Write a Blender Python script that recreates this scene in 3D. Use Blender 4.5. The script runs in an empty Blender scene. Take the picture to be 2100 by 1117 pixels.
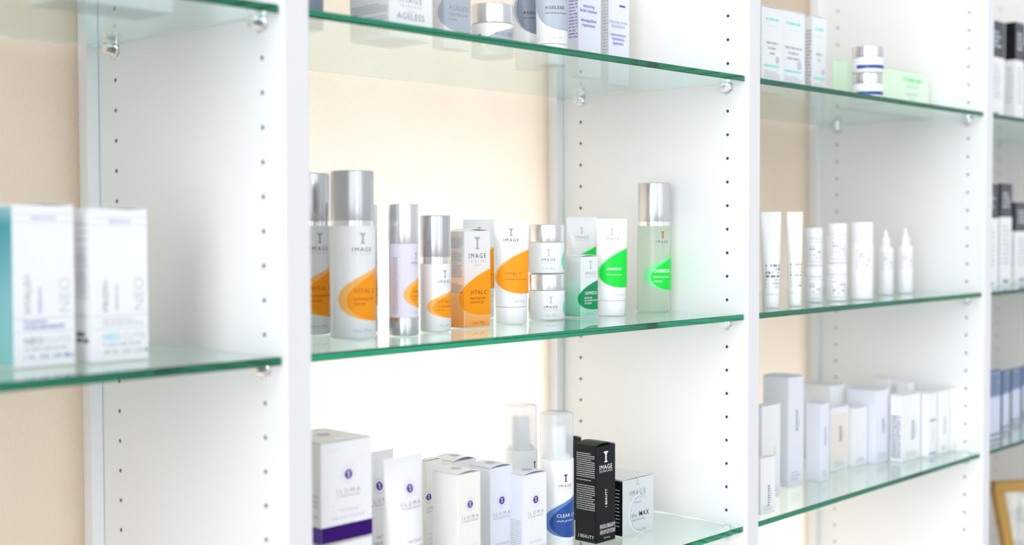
import bpy, bmesh, math, random
from mathutils import Vector, Matrix
random.seed(7)
SC = bpy.context.scene
COL = SC.collection
R = math.radians
ZC = 1.45                      # camera height above the floor

# ------------------------------------------------------------------ camera
F, YAW, PIT, ROL = 2651.45, R(43.080), R(-1.989), R(-0.136)
FW = Vector((math.cos(YAW)*math.cos(PIT), math.sin(YAW)*math.cos(PIT), math.sin(PIT)))
_r = Vector((math.sin(YAW), -math.cos(YAW), 0)); _u = _r.cross(FW)
RT = _r*math.cos(ROL) + _u*math.sin(ROL)
UP = -_r*math.sin(ROL) + _u*math.cos(ROL)
cam = bpy.data.cameras.new('camera')
cam.sensor_width = 36; cam.lens = F/2100*36
cam.clip_start = 0.02; cam.clip_end = 60
cam.dof.use_dof = True; cam.dof.focus_distance = 1.60; cam.dof.aperture_fstop = 2.9
co = bpy.data.objects.new('camera', cam); COL.objects.link(co)
co.matrix_world = Matrix(((RT.x, UP.x, -FW.x, 0), (RT.y, UP.y, -FW.y, 0), (RT.z, UP.z, -FW.z, ZC), (0, 0, 0, 1)))
SC.camera = co
SC.cycles.max_bounces = 48; SC.cycles.transmission_bounces = 40; SC.cycles.glossy_bounces = 12; SC.cycles.diffuse_bounces = 6; SC.cycles.transparent_max_bounces = 16

# ------------------------------------------------------------------ daylight of the room
SC.view_settings.view_transform = 'Standard'; SC.view_settings.look = 'None'
SC.view_settings.gamma = 1.0; SC.view_settings.use_curve_mapping = False
SC.view_settings.exposure = 0.07
W = bpy.data.worlds.new('room_daylight'); SC.world = W; W.use_nodes = True
nt = W.node_tree; nt.nodes.clear()
def wn(t, **k):
    n = nt.nodes.new(t)
    for a, b in k.items(): setattr(n, a, b)
    return n
def wmath(op, a, b=None):
    n = wn('ShaderNodeMath', operation=op)
    for i, s in enumerate((a, b)):
        if s is None: continue
        if isinstance(s, (int, float)): n.inputs[i].default_value = s
        else: nt.links.new(s, n.inputs[i])
    return n.outputs[0]
tc = wn('ShaderNodeTexCoord'); sp = wn('ShaderNodeSeparateXYZ')
nt.links.new(tc.outputs['Generated'], sp.inputs[0])
az = wmath('ARCTAN2', sp.outputs['Y'], sp.outputs['X'])      # -pi..pi
el = wmath('ARCSINE', sp.outputs['Z'])
def band(x, c, hw, soft):
    d = wmath('ABSOLUTE', wmath('SUBTRACT', x, c))
    n = wn('ShaderNodeMapRange'); n.interpolation_type = 'SMOOTHSTEP'
    nt.links.new(d, n.inputs[0]); n.inputs[1].default_value = hw+soft; n.inputs[2].default_value = hw
    n.inputs[3].default_value = 0; n.inputs[4].default_value = 1
    return n.outputs[0]
def window(a0, hw, e0, eh):  # soft bright box added to the world for metal reflections and brighter bay interiors
    return wmath('MULTIPLY', band(az, R(a0), R(hw), R(2)), band(el, R(e0), R(eh), R(4)))
tot = None
for a0, hw, e0, eh, s in ((-158, 15, 6, 38, 3.6), (-104, 3.5, 5, 38, 3.0), (-128, 9, 6, 34, .8), (-84, 2, 5, 34, 1.8), (172, 8, 6, 34, 3.0)):
    w_ = wmath('MULTIPLY', window(a0, hw, e0, eh), s)
    tot = w_ if tot is None else wmath('ADD', tot, w_)
# a calm room: paler above, a little darker towards the floor
base = wn('ShaderNodeMapRange'); nt.links.new(el, base.inputs[0])
base.inputs[1].default_value = -1.2; base.inputs[2].default_value = 1.0
base.inputs[3].default_value = 0.62; base.inputs[4].default_value = 0.86
val = wmath('ADD', tot, base.outputs[0])
cmb = wn('ShaderNodeVectorMath', operation='SCALE'); cmb.inputs[0].default_value = (0.935, 0.975, 1.0)
nt.links.new(val, cmb.inputs['Scale'])
bg = wn('ShaderNodeBackground'); nt.links.new(cmb.outputs[0], bg.inputs['Color']); bg.inputs['Strength'].default_value = 1.0
out = wn('ShaderNodeOutputWorld'); nt.links.new(bg.outputs[0], out.inputs['Surface'])

# daylight outside the windows behind the cabinet: strongest low behind the middle bay
def daylight(x, y, z, sx, sz, power, rx=90.0):
    l = bpy.data.lights.new('daylight_outside', 'AREA'); l.shape = 'RECTANGLE'; l.size = sx; l.size_y = sz
    l.energy = power; l.color = (.93, .97, 1.0)
    o = bpy.data.objects.new('daylight_outside', l); COL.objects.link(o)
    o.location = (x, y, z); o.rotation_euler = (R(rx), 0, R(180)); o.rotation_euler = (R(-rx), 0, 0)
    return o
daylight(1.17, 1.66, ZC-.42, .66, .60, 24, 90)
daylight(1.22, 1.75, ZC+.12, .80, .80, 11, 90)
daylight(1.98, 1.75, ZC-.68, .60, .60, 22, 90)
daylight(.45, 1.80, ZC-.05, .60, .90, 8.5, 90)

# ------------------------------------------------------------------ geometry of the place
X1, PITCH, TH = 0.7187, 0.7657, 0.029        # left face of the first divider, bay pitch, divider thickness
YF, YB = 0.9540, 1.2810                      # front of the dividers, front of the rear battens
YS = 0.9588                                  # front edge of the glass
GT = 0.0078                                  # glass thickness
ZA, ZB, ZD = ZC+0.2023, ZC-0.1175, ZC-0.4050 # tops of the glass shelves
YH = (0.9873, 1.2470)                        # peg-hole columns

def ray(px, py):
    return (FW*F + RT*(px-1050) + UP*(558.5-py))
def at_z(px, py, z):
    d = ray(px, py); return d*((z-ZC)/d.z)
def at_y(px, Y, py=520):
    d = ray(px, py); q = d*(Y/d.y); return q
def z_at(px, py, x, y):
    d = ray(px, py); D = math.hypot(x, y); return ZC + d.z*D/math.hypot(d.x, d.y)

# ------------------------------------------------------------------ materials
MATS = {}
def mat(name, col, rough=0.5, metal=0.0, coat=0.0, alpha=None, spec=0.5, sheen=0):
    if name in MATS: return MATS[name]
    m = bpy.data.materials.new(name); m.use_nodes = True
    p = m.node_tree.nodes['Principled BSDF']
    p.inputs['Base Color'].default_value = (*col, 1)
    p.inputs['Roughness'].default_value = rough
    p.inputs['Metallic'].default_value = metal
    p.inputs['Coat Weight'].default_value = coat
    p.inputs['Specular IOR Level'].default_value = spec
    if alpha is not None: p.inputs['Alpha'].default_value = alpha
    MATS[name] = m
    return m
def srgb(r, g, b):
    f = lambda c: (c/255/12.92) if c/255 <= .04045 else ((c/255+.055)/1.055)**2.4
    return (f(r), f(g), f(b))
def noise_bump(m, scale, strength, detail=2, dist=0.001):
    n = m.node_tree; p = n.nodes['Principled BSDF']
    t = n.nodes.new('ShaderNodeTexNoise'); t.inputs['Scale'].default_value = scale; t.inputs['Detail'].default_value = detail
    tcn = n.nodes.new('ShaderNodeTexCoord'); n.links.new(tcn.outputs['Object'], t.inputs['Vector'])
    b = n.nodes.new('ShaderNodeBump'); b.inputs['Strength'].default_value = strength; b.inputs['Distance'].default_value = dist
    n.links.new(t.outputs['Fac'], b.inputs['Height']); n.links.new(b.outputs['Normal'], p.inputs['Normal'])
def grad(name, stops, axis=2, rough=0.35):
    """print that runs from one ink to another over the height of a carton (stops: height in m, colour)"""
    if name in MATS: return MATS[name]
    m = mat(name, stops[0][1], rough); n = m.node_tree; p = n.nodes['Principled BSDF']
    tcn = n.nodes.new('ShaderNodeTexCoord'); s = n.nodes.new('ShaderNodeSeparateXYZ'); n.links.new(tcn.outputs['Object'], s.inputs[0])
    mr = n.nodes.new('ShaderNodeMapRange'); mr.inputs[1].default_value = stops[0][0]; mr.inputs[2].default_value = stops[-1][0]
    n.links.new(s.outputs[axis], mr.inputs[0])
    cr = n.nodes.new('ShaderNodeValToRGB'); el_ = cr.color_ramp.elements
    rng = stops[-1][0]-stops[0][0]
    el_[0].position = 0; el_[0].color = (*stops[0][1], 1); el_[1].position = 1; el_[1].color = (*stops[-1][1], 1)
    for z, c in stops[1:-1]:
        e = el_.new((z-stops[0][0])/rng); e.color = (*c, 1)
    n.links.new(mr.outputs[0], cr.inputs[0]); n.links.new(cr.outputs[0], p.inputs['Base Color'])
    return m
def mixglass(name, tint, gloss, body=0.0, bodycol=(1, 1, 1), rough=0.02, f0=0.04):
    """clear sheet: tinted see-through, mirror by Fresnel, and an optional milky share"""
    if name in MATS: return MATS[name]
    m = bpy.data.materials.new(name); m.use_nodes = True; n = m.node_tree; n.nodes.clear()
    o = n.nodes.new('ShaderNodeOutputMaterial')
    tr = n.nodes.new('ShaderNodeBsdfTransparent'); tr.inputs[0].default_value = (*tint, 1)
    gl = n.nodes.new('ShaderNodeBsdfGlossy'); gl.inputs['Roughness'].default_value = rough; gl.inputs[0].default_value = (gloss,)*3+(1,)
    lw = n.nodes.new('ShaderNodeLayerWeight'); lw.inputs[0].default_value = .5
    pw = n.nodes.new('ShaderNodeMath'); pw.operation = 'POWER'; n.links.new(lw.outputs['Facing'], pw.inputs[0]); pw.inputs[1].default_value = 5.0
    fr = n.nodes.new('ShaderNodeMath'); fr.operation = 'MULTIPLY_ADD'; n.links.new(pw.outputs[0], fr.inputs[0]); fr.inputs[1].default_value = 1-f0; fr.inputs[2].default_value = f0
    a = tr.outputs[0]
    if body > 0:
        df = n.nodes.new('ShaderNodeBsdfDiffuse'); df.inputs[0].default_value = (*bodycol, 1)
        tl = n.nodes.new('ShaderNodeBsdfTranslucent'); tl.inputs[0].default_value = (*bodycol, 1)
        m0 = n.nodes.new('ShaderNodeMixShader'); m0.inputs[0].default_value = .6
        n.links.new(df.outputs[0], m0.inputs[1]); n.links.new(tl.outputs[0], m0.inputs[2])
        mx = n.nodes.new('ShaderNodeMixShader'); mx.inputs[0].default_value = body
        n.links.new(a, mx.inputs[1]); n.links.new(m0.outputs[0], mx.inputs[2]); a = mx.outputs[0]
    m2 = n.nodes.new('ShaderNodeMixShader'); n.links.new(fr.outputs[0], m2.inputs[0])
    n.links.new(a, m2.inputs[1]); n.links.new(gl.outputs[0], m2.inputs[2]); n.links.new(m2.outputs[0], o.inputs[0])
    MATS[name] = m
    return m

M_PANEL = mat('white_melamine', (.84, .84, .85), .42); noise_bump(M_PANEL, 900, .05)
M_EDGE = mat('white_edge_band', (.74, .73, .76), .45)
M_HOLE = mat('bare_chipboard', srgb(120, 95, 70), .9)
M_SEAM = mat('seam_shadow_gap', (.55, .58, .62), .7)
M_WHITE = mat('white_plastic', (.86, .86, .88), .28, coat=.3)
M_CARD = mat('white_carton', (.84, .84, .87), .38)
M_CREAM = mat('cream_carton', (.84, .83, .80), .38)
M_LAV = mat('lavender_carton', (.78, .79, .88), .4)
M_ALU = mat('brushed_aluminium', (.60, .61, .64), .26, 1.0)
M_ALUL = mat('light_aluminium', (.80, .80, .83), .24, 1.0)
M_CHROME = mat('chrome_collar', (.88, .88, .88), .08, 1.0)
M_LABEL = mat('lilac_label', (.76, .74, .88), .35)
M_INK = mat('dark_ink', (.035, .037, .06), .5)
M_GREY = mat('grey_ink', (.30, .31, .34), .5)
M_PALE = mat('pale_grey_ink', (.56, .57, .62), .5)
M_FINE = mat('fine_print_ink', (.42, .42, .46), .5)
M_ORANGE = mat('orange_ink', (1.0, .335, .0), .4, spec=.3)
M_ORANGE2 = mat('light_orange_ink', (1.0, .50, .13), .4, spec=.3)
M_ORANGED = mat('brown_ink', srgb(176, 84, 10), .5)
M_GREEN = mat('bright_green_ink', srgb(0, 215, 62), .4, spec=.3)
M_GREEN2 = mat('light_green_ink', srgb(110, 225, 150), .35)
M_DGREEN = mat('deep_green_ink', srgb(0, 142, 88), .4, spec=.3)
M_DGREEN2 = mat('mid_green_ink', srgb(20, 165, 115), .35)
M_MINT = mat('mint_ink', srgb(120, 215, 185), .35)
M_SLATE = mat('slate_ink', srgb(176, 184, 196), .35)
M_SLATED = mat('dark_slate_ink', srgb(128, 138, 155), .3)
M_BLUE = mat('blue_ink', srgb(22, 70, 150), .35)
M_BLUE2 = mat('light_blue_ink', srgb(88, 130, 198), .35)
M_INDIGO = mat('indigo_ink', srgb(90, 80, 190), .5)
M_INDIGOP = mat('pale_indigo_ink', srgb(150, 155, 215), .5)
M_PURPLE = mat('purple_ink', srgb(82, 42, 150), .35)
M_PURPLED = mat('dark_purple_foil', srgb(50, 0, 105), .3, spec=.2)
M_PINKP = mat('pale_mauve_ink', srgb(205, 180, 212), .5)
M_MAUVE = mat('mauve_ink', srgb(170, 130, 175), .5)
M_PAPER = mat('white_ink', (.9, .9, .9), .4)
M_TEAL = mat('teal_ink', srgb(130, 225, 215), .4)
M_TEALD = grad('teal_side_print', [(0, srgb(135, 205, 205)), (.06, srgb(120, 190, 200)), (.12, srgb(30, 150, 165)), (.15, srgb(190, 225, 230))], 2)
M_BLACK = mat('black_carton', (.004, .004, .006), .4, spec=.25)
M_SILVER = mat('silver_carton', (.74, .77, .79), .3, .35)
M_CYAN = mat('cyan_ink', srgb(130, 210, 225), .5)
M_WOOD = mat('golden_wood', srgb(176, 135, 60), .45)
M_CAPCLR = mixglass('milky_clear_cap', (.97, .98, 1), .8, .45, (.95, .96, .99), .12)
M_GREENB = mixglass('frosted_green_bottle', (.90, .97, .90), .8, .60, (.80, .90, .80), .15)
def real_glass():
    """float glass: refracting, with the green of its iron showing along long paths"""
    m = bpy.data.materials.new('float_glass'); m.use_nodes = True; n = m.node_tree; n.nodes.clear()
    o = n.nodes.new('ShaderNodeOutputMaterial'); g = n.nodes.new('ShaderNodeBsdfGlass')
    g.inputs['Roughness'].default_value = 0; g.inputs['IOR'].default_value = 1.5
    v = n.nodes.new('ShaderNodeVolumeAbsorption'); v.inputs[0].default_value = (0, .80, .715, 1); v.inputs[1].default_value = 17
    n.links.new(g.outputs[0], o.inputs['Surface']); n.links.new(v.outputs[0], o.inputs['Volume'])
    return m
M_GLASS = real_glass()
M_CLEAR = mat('clear_plastic', (.98, .99, 1), .03); M_CLEAR.node_tree.nodes['Principled BSDF'].inputs['Transmission Weight'].default_value = 1.0

# ------------------------------------------------------------------ mesh helpers
class MB:
    def __init__(s): s.v = []; s.f = []; s.mi = []; s.sm = []; s.mats = []
    def m(s, mt):
        if mt not in s.mats: s.mats.append(mt)
        return s.mats.index(mt)
    def add(s, vs, fs, mt, smooth=False):
        b = len(s.v); k = s.m(mt)
        s.v += [tuple(v) for v in vs]
        for f in fs: s.f.append([b+i for i in f]); s.mi.append(k); s.sm.append(smooth)
    def box(s, x0, x1, y0, y1, z0, z1, mt, bev=0.0):
        if bev <= 0:
            vs = [(x, y, z) for z in (z0, z1) for y in (y0, y1) for x in (x0, x1)]
            s.add(vs, [(0, 2, 3, 1), (4, 5, 7, 6), (0, 1, 5, 4), (2, 6, 7, 3), (0, 4, 6, 2), (1, 3, 7, 5)], mt); return
        bm = bmesh.new(); bmesh.ops.create_cube(bm, size=1)
        for v in bm.verts: v.co = Vector((x0+(v.co.x+.5)*(x1-x0), y0+(v.co.y+.5)*(y1-y0), z0+(v.co.z+.5)*(z1-z0)))
        bmesh.ops.bevel(bm, geom=list(bm.edges), offset=bev, segments=2, affect='EDGES', profile=.6)
        bm.verts.index_update()
        s.add([v.co[:] for v in bm.verts], [[v.index for v in f.verts] for f in bm.faces], mt); bm.free()
    def lathe(s, prof, mt, seg=72, cap0=True, cap1=True, x=0, y=0, smooth=True):
        n = len(prof); vs = []
        for r, z in prof:
            for i in range(seg):
                a = 2*math.pi*i/seg; vs.append((x+r*math.cos(a), y+r*math.sin(a), z))
        fs = [(k*seg+i, k*seg+(i+1) % seg, (k+1)*seg+(i+1) % seg, (k+1)*seg+i) for k in range(n-1) for i in range(seg)]
        s.add(vs, fs, mt, smooth)
        if cap0: s.add(vs[:seg], [list(range(seg))[::-1]], mt)
        if cap1: s.add(vs[-seg:], [list(range(seg))], mt)
    def loft(s, rings, mt, smooth=True, cap0=True, cap1=True):
        seg = len(rings[0]); vs = [p for r in rings for p in r]
        fs = [(k*seg+i, k*seg+(i+1) % seg, (k+1)*seg+(i+1) % seg, (k+1)*seg+i) for k in range(len(rings)-1) for i in range(seg)]
        s.add(vs, fs, mt, smooth)
        if cap0: s.add(rings[0], [list(range(seg))[::-1]], mt)
        if cap1: s.add(rings[-1], [list(range(seg))], mt)
    def build(s, name, parent=None):
        me = bpy.data.meshes.new(name); me.from_pydata(s.v, [], s.f)
        for mt in s.mats: me.materials.append(mt)
        me.polygons.foreach_set('material_index', s.mi); me.polygons.foreach_set('use_smooth', s.sm); me.update()
        o = bpy.data.objects.new(name, me); COL.objects.link(o)
        if parent: o.parent = parent
        return o

def tag(o, label=None, cat=None, group=None, kind=None):
    if label: o['label'] = label
    if cat: o['category'] = cat
    if group: o['group'] = group
    if kind: o['kind'] = kind
    return o
def thing(name, label, cat, loc, rz=0.0, group=None):
    o = bpy.data.objects.new(name, None); COL.objects.link(o); o.empty_display_size = .02
    o.location = loc; o.rotation_euler = (0, 0, rz)
    return tag(o, label, cat, group)
def copy_thing(src, loc, rz, label, group=None):
    c = src.copy(); COL.objects.link(c); c.location = loc; c.rotation_euler = (0, 0, rz); c['label'] = label
    if group: c['group'] = group
    for ch in [o for o in COL.objects if o.parent == src]:
        d = ch.copy(); COL.objects.link(d); d.parent = c
        for g in [o for o in COL.objects if o.parent == ch]:
            e = g.copy(); COL.objects.link(e); e.parent = d
    return c

# lettering -----------------------------------------------------------------
_TXT = {}
def glyphs(s, bold=0.0, spacing=1.0):
    k = (s, bold, spacing)
    if k in _TXT: return _TXT[k]
    cu = bpy.data.curves.new('t', 'FONT'); cu.body = s; cu.size = 1.0; cu.resolution_u = 2
    cu.offset = bold; cu.space_character = spacing
    o = bpy.data.objects.new('t', cu); COL.objects.link(o)
    bpy.context.view_layer.update()
    me = o.to_mesh()
    vs = [v.co.copy() for v in me.vertices]; fs = [list(p.vertices) for p in me.polygons]
    o.to_mesh_clear(); bpy.data.objects.remove(o); bpy.data.curves.remove(cu)
    if vs:
        x0 = min(v.x for v in vs); x1 = max(v.x for v in vs)
        for v in vs: v.x -= x0
        w = x1-x0
    else: w = 0
    _TXT[k] = (vs, fs, w)
    return _TXT[k]
EPS = 0.00012
class Print:
    """draws ink on a surface given by S(u, v, e) -> point; u to the right, v up, e outwards"""
    def __init__(s, mb, S, umin=-1, umax=1, breaks=()): s.mb, s.S, s.umin, s.umax, s.breaks = mb, S, umin, umax, breaks
    def text(s, t, u, v, size, mt, align='c', spacing=1.0, bold=0.0, layer=2, vert=False, width=None):
        vs, fs, w = glyphs(t, bold, spacing)
        if width: size = width/w if w else size
        sx = size
        off = {'c': -w*sx/2, 'l': 0, 'r': -w*sx}[align]
        P = []
        for q in vs:
            a, b = q.x*sx+off, q.y*size
            if vert: a, b = -b, a
            P.append((u+a, v+b))
        keep = [f for f in fs if all(s.umin < P[i][0] < s.umax for i in f)]
        if keep: s.mb.add([s.S(a, b, EPS*layer) for a, b in P], keep, mt)
    def rect(s, u0, u1, v0, v1, mt, layer=1, n=1):
        u0 = max(u0, s.umin); u1 = min(u1, s.umax)
        if u1 <= u0: return
        vs = []; fs = []
        for i in range(n+1):
            a = u0+(u1-u0)*i/n; vs += [s.S(a, v0, EPS*layer), s.S(a, v1, EPS*layer)]
            if i: fs.append((2*i-2, 2*i, 2*i+1, 2*i-1))
        s.mb.add(vs, fs, mt)
    def lines(s, u0, u1, v0, v1, n, mt, layer=2, fill=.5, ragged=True, seed=1):
        rnd = random.Random(seed); hgt = (v1-v0)/n
        for i in range(n):
            v = v1-hgt*(i+1)+hgt*(1-fill)/2
            u = u0; end = u1-(rnd.random()*.25*(u1-u0) if (ragged and rnd.random() < .3) else 0)
            while u < end:
                w = hgt*fill*(1.2+rnd.random()*4.0); e = min(u+w, end)
                s.rect(u, e, v, v+hgt*fill, mt, layer); u = e+hgt*fill*.7
    def blob(s, ul, ur, vb, vt, mt, layer=1, rows=40, cols=44, power=1.0):
        """leaf-shaped colour field, rounded to the left, open to the right"""
        pts = [(0, .72), (.015, .52), (.05, .34), (.11, .19), (.19, .085), (.28, .02), (.37, 0), (.46, .02), (.55, .08), (.64, .18), (.73, .32), (.82, .5), (.91, .73), (1, 1)]
        def left(t):
            for (a, x0), (b, x1) in zip(pts, pts[1:]):
                if t <= b: return x0+(x1-x0)*(t-a)/(b-a)
            return 1
        segs = []
        bs = [s.umin]+sorted(s.breaks)+[s.umax]
        for lo, hi in zip(bs, bs[1:]):
            vs = []; fs = []; k = 0
            for i in range(rows+1):
                t = (i/rows); t = t*t*(3-2*t)*.5+t*.5
                a = ul+(ur-ul)*left(t); b = ur
                a2 = min(max(a, lo), hi); b2 = min(max(b, lo), hi)
                v = vb+(vt-vb)*t
                for j in range(cols+1): vs.append(s.S(a2+(b2-a2)*j/cols, v, EPS*layer))
            for i in range(rows):
                for j in range(cols):
                    q = i*(cols+1)+j; fs.append((q, q+1, q+cols+2, q+cols+1))
            s.mb.add(vs, fs, mt)
    def disc(s, u, v, r, mt, layer=1, n=24):
        s.mb.add([s.S(u+r*math.cos(2*math.pi*i/n), v+r*math.sin(2*math.pi*i/n), EPS*layer) for i in range(n)], [list(range(n))], mt)
    def emblem(s, u, v, h, mt, layer=2):
        """the tall letter I with slab serifs"""
        w = h*.62; t = h*.11
        s.rect(u-w/2, u+w/2, v+h-t, v+h, mt, layer)
        s.rect(u-w*.34, u+w*.34, v, v+t, mt, layer)
        s.rect(u-w*.15, u+w*.17, v+t, v+h-t, mt, layer)
        s.rect(u-w*.30, u-w*.15, v+h-2*t, v+h-t, mt, layer); s.rect(u+w*.17, u+w*.30, v+h-2*t, v+h-t, mt, layer)
    def image(s, u, v, w, mt=None, em=None, under=None, sub=None):
        """IMAGE over SKINCARE with the I above; v is the baseline of IMAGE, w its width"""
        mt = mt or M_INK
        s.text('IMAGE', u, v, 1, mt, spacing=1.38, bold=.0, width=w)
        s.text('SKINCARE', u, v-w*.165, 1, sub or M_FINE, spacing=1.9, width=w*.98)
        s.emblem(u, v+w*.36, w*.50, em or M_FINE)
        if under: s.rect(u-w*.22, u+w*.22, v-w*.30, v-w*.28, under, 2)
    def iluma(s, u, v, w, strong=True, lines3=('INTENSE', 'BRIGHTENING', 'CREME'), lm=None, gap=1.22, oz=None):
        """purple roundel with rays, the word ILUMA below it; v = centre of the roundel, w = width of the word"""
        r = w*.165
        s.disc(u, v, r, M_PURPLE, 2); s.emblem(u, v-r*.55, r*1.1, M_PAPER, 3)
        rnd = random.Random(3)
        for k in range(26):
            a = 2*math.pi*k/26; r0 = r*(1.35+.15*(k % 2)); r1 = r*(1.7+.35*(k % 3)/2)
            ca, sa = math.cos(a), math.sin(a); t = r*.035
            s.mb.add([s.S(u+ca*x-sa*y, v+sa*x+ca*y, EPS*2) for x, y in ((r0, -t), (r1, -t), (r1, t), (r0, t))], [(0, 1, 2, 3)], M_INDIGOP if k % 2 else M_PALE)
        s.text('ILUMA', u, v-w*.62, 1, M_GREY, spacing=1.75, width=w)
        s.text('BY IMAGE SKINCARE', u, v-w*.74, 1, M_GREY, spacing=1.1, width=w*.96)
        lm = lm or M_PINKP
        for k, t in enumerate(lines3):
            g = glyphs(t, 0, 1.5)[2]
            s.text(t, u, v-w*(gap+.24*k), w*.15, lm, spacing=1.5, bold=.004)
        if oz: s.text(oz, u, v-w*(gap+.24*len(lines3)+.2), w*.11, M_PALE)

def face_S(o, ud, nd):
    o, ud, nd = Vector(o), Vector(ud), Vector(nd)
    return lambda u, v, e: (o+ud*u+Vector((0, 0, v))+nd*e)[:]
def cyl_S(r):
    return lambda u, v, e: ((r+e)*math.sin(u/r), -(r+e)*math.cos(u/r), v)

# fitting: where a thing stands, seen from the camera's own place -------------------
def fit_cyl(pl, pr, z, yb=None, Y=None, py=560):
    a = ray(pl, py); b = ray(pr, py); al = math.atan2(a.y, a.x); ar = math.atan2(b.y, b.x)
    c = (al+ar)/2; h = abs(al-ar)/2
    if Y is None:
        k = 0.5
        pc = (pl+pr)/2; q = at_z(pc, yb, z); Dn = math.hypot(q.x, q.y); D = Dn/(1-math.sin(h))
    else: D = Y/math.sin(c)
    return D*math.cos(c), D*math.sin(c), D*math.sin(h)
def facing(x, y, phi=0): return -math.atan2(x, y)+R(phi)
def fit_box(pl, pe, pr, z, yb=None, Y=None, rz=0.0, d=None, w=None):
    """corner edge pe with its foot at pixel yb (or at depth Y): returns corner, width and depth"""
    c = at_z(pe, yb, z) if Y is None else at_y(pe, Y)
    def isect(px, dx, dy):
        r = ray(px, 560); det = dx*(-r.y)+r.x*dy
        return (-c.x*(-r.y)+r.x*(-c.y))/det
    if w is None: w = isect(pr, math.cos(rz), math.sin(rz))
    if d is None: d = isect(pl, -math.sin(rz), math.cos(rz))
    return c.x, c.y, abs(w), abs(d)

# ------------------------------------------------------------------ the setting
XL, XR = X1-PITCH+TH, X1+4*PITCH
def wallpaper():
    m = mat('woven_wallpaper', srgb(212, 188, 162), .8, spec=.2); n = m.node_tree; p = n.nodes['Principled BSDF']
    tcn = n.nodes.new('ShaderNodeTexCoord')
    outs = []
    for rot, sc in ((0, 1500), (R(90), 1750)):
        mp = n.nodes.new('ShaderNodeMapping'); mp.inputs['Rotation'].default_value = (0, R(8)+rot, 0)
        n.links.new(tcn.outputs['Object'], mp.inputs[0])
        w = n.nodes.new('ShaderNodeTexWave'); w.bands_direction = 'X'; w.inputs['Scale'].default_value = sc/6.283*.5
        w.inputs['Distortion'].default_value = 1.2; w.inputs['Detail Scale'].default_value = 3
        n.links.new(mp.outputs[0], w.inputs[0]); outs.append(w.outputs['Fac'])
    mu = n.nodes.new('ShaderNodeMath'); mu.operation = 'ADD'; n.links.new(outs[0], mu.inputs[0]); n.links.new(outs[1], mu.inputs[1])
    nz = n.nodes.new('ShaderNodeTexNoise'); nz.inputs['Scale'].default_value = 5; n.links.new(tcn.outputs['Object'], nz.inputs['Vector'])
    a2 = n.nodes.new('ShaderNodeMath'); a2.operation = 'MULTIPLY_ADD'; n.links.new(nz.outputs['Fac'], a2.inputs[0]); a2.inputs[1].default_value = 1.0
    n.links.new(mu.outputs[0], a2.inputs[2])
    cr = n.nodes.new('ShaderNodeValToRGB'); e = cr.color_ramp.elements
    mr = n.nodes.new('ShaderNodeMapRange'); mr.inputs[1].default_value = 0; mr.inputs[2].default_value = 3
    n.links.new(a2.outputs[0], mr.inputs[0]); n.links.new(mr.outputs[0], cr.inputs[0])
    e[0].position = .25; e[0].color = (*srgb(186, 158, 130), 1); e[1].position = .75; e[1].color = (*srgb(238, 222, 204), 1)
    n.links.new(cr.outputs[0], p.inputs['Base Color'])
    tl = n.nodes.new('ShaderNodeBsdfTranslucent'); tl.inputs[0].default_value = (.86, .835, .795, 1)
    mx = n.nodes.new('ShaderNodeMixShader'); mx.inputs[0].default_value = .38
    n.links.new(p.outputs[0], mx.inputs[1]); n.links.new(tl.outputs[0], mx.inputs[2])
    n.links.new(mx.outputs[0], n.nodes['Material Output'].inputs['Surface'])
    b = n.nodes.new('ShaderNodeBump'); b.inputs['Strength'].default_value = .3; b.inputs['Distance'].default_value = .0004
    n.links.new(mu.outputs[0], b.inputs['Height']); n.links.new(b.outputs[0], p.inputs['Normal'])
    return m
M_WALLP = wallpaper()
YW = YB+0.0185
ZW0, ZW1 = .56, 2.2                    # sill and head of the windows behind the cabinet
M_WALL = mat('painted_wall', (.78, .76, .72), .7)
b = MB()
b.box(-2.4, 5.4, YW+.03, YW+.13, 0, ZW0, M_WALL); b.box(-2.4, 5.4, YW+.03, YW+.13, ZW1, 2.7, M_WALL)
for k in range(6):
    xa = X1+(k-1)*PITCH-.03; xb = X1+(k-1)*PITCH+TH+.03
    if k == 0: xa = -2.4
    if k >= 4: xb = 5.4
    b.box(xa, xb, YW+.03, YW+.13, ZW0, ZW1, M_WALL)
    if k >= 4: break
tag(b.build('wall_back'), kind='structure')
for k in range(4):
    b = MB(); b.box(X1+(k-1)*PITCH+TH*.5+.001, X1+k*PITCH+TH*.5-.001, YW, YW+.002, ZW0-.02, ZW1+.02, M_WALLP)
    tag(b.build('window_%d' % (k+1)), kind='structure')
M_FLOOR = mat('pale_floor', (.55, .53, .50), .45); noise_bump(M_FLOOR, 40, .1)
b = MB(); b.box(-4, 6, -4, YW, -.05, 0, M_FLOOR); tag(b.build('floor'), kind='structure')

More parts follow.
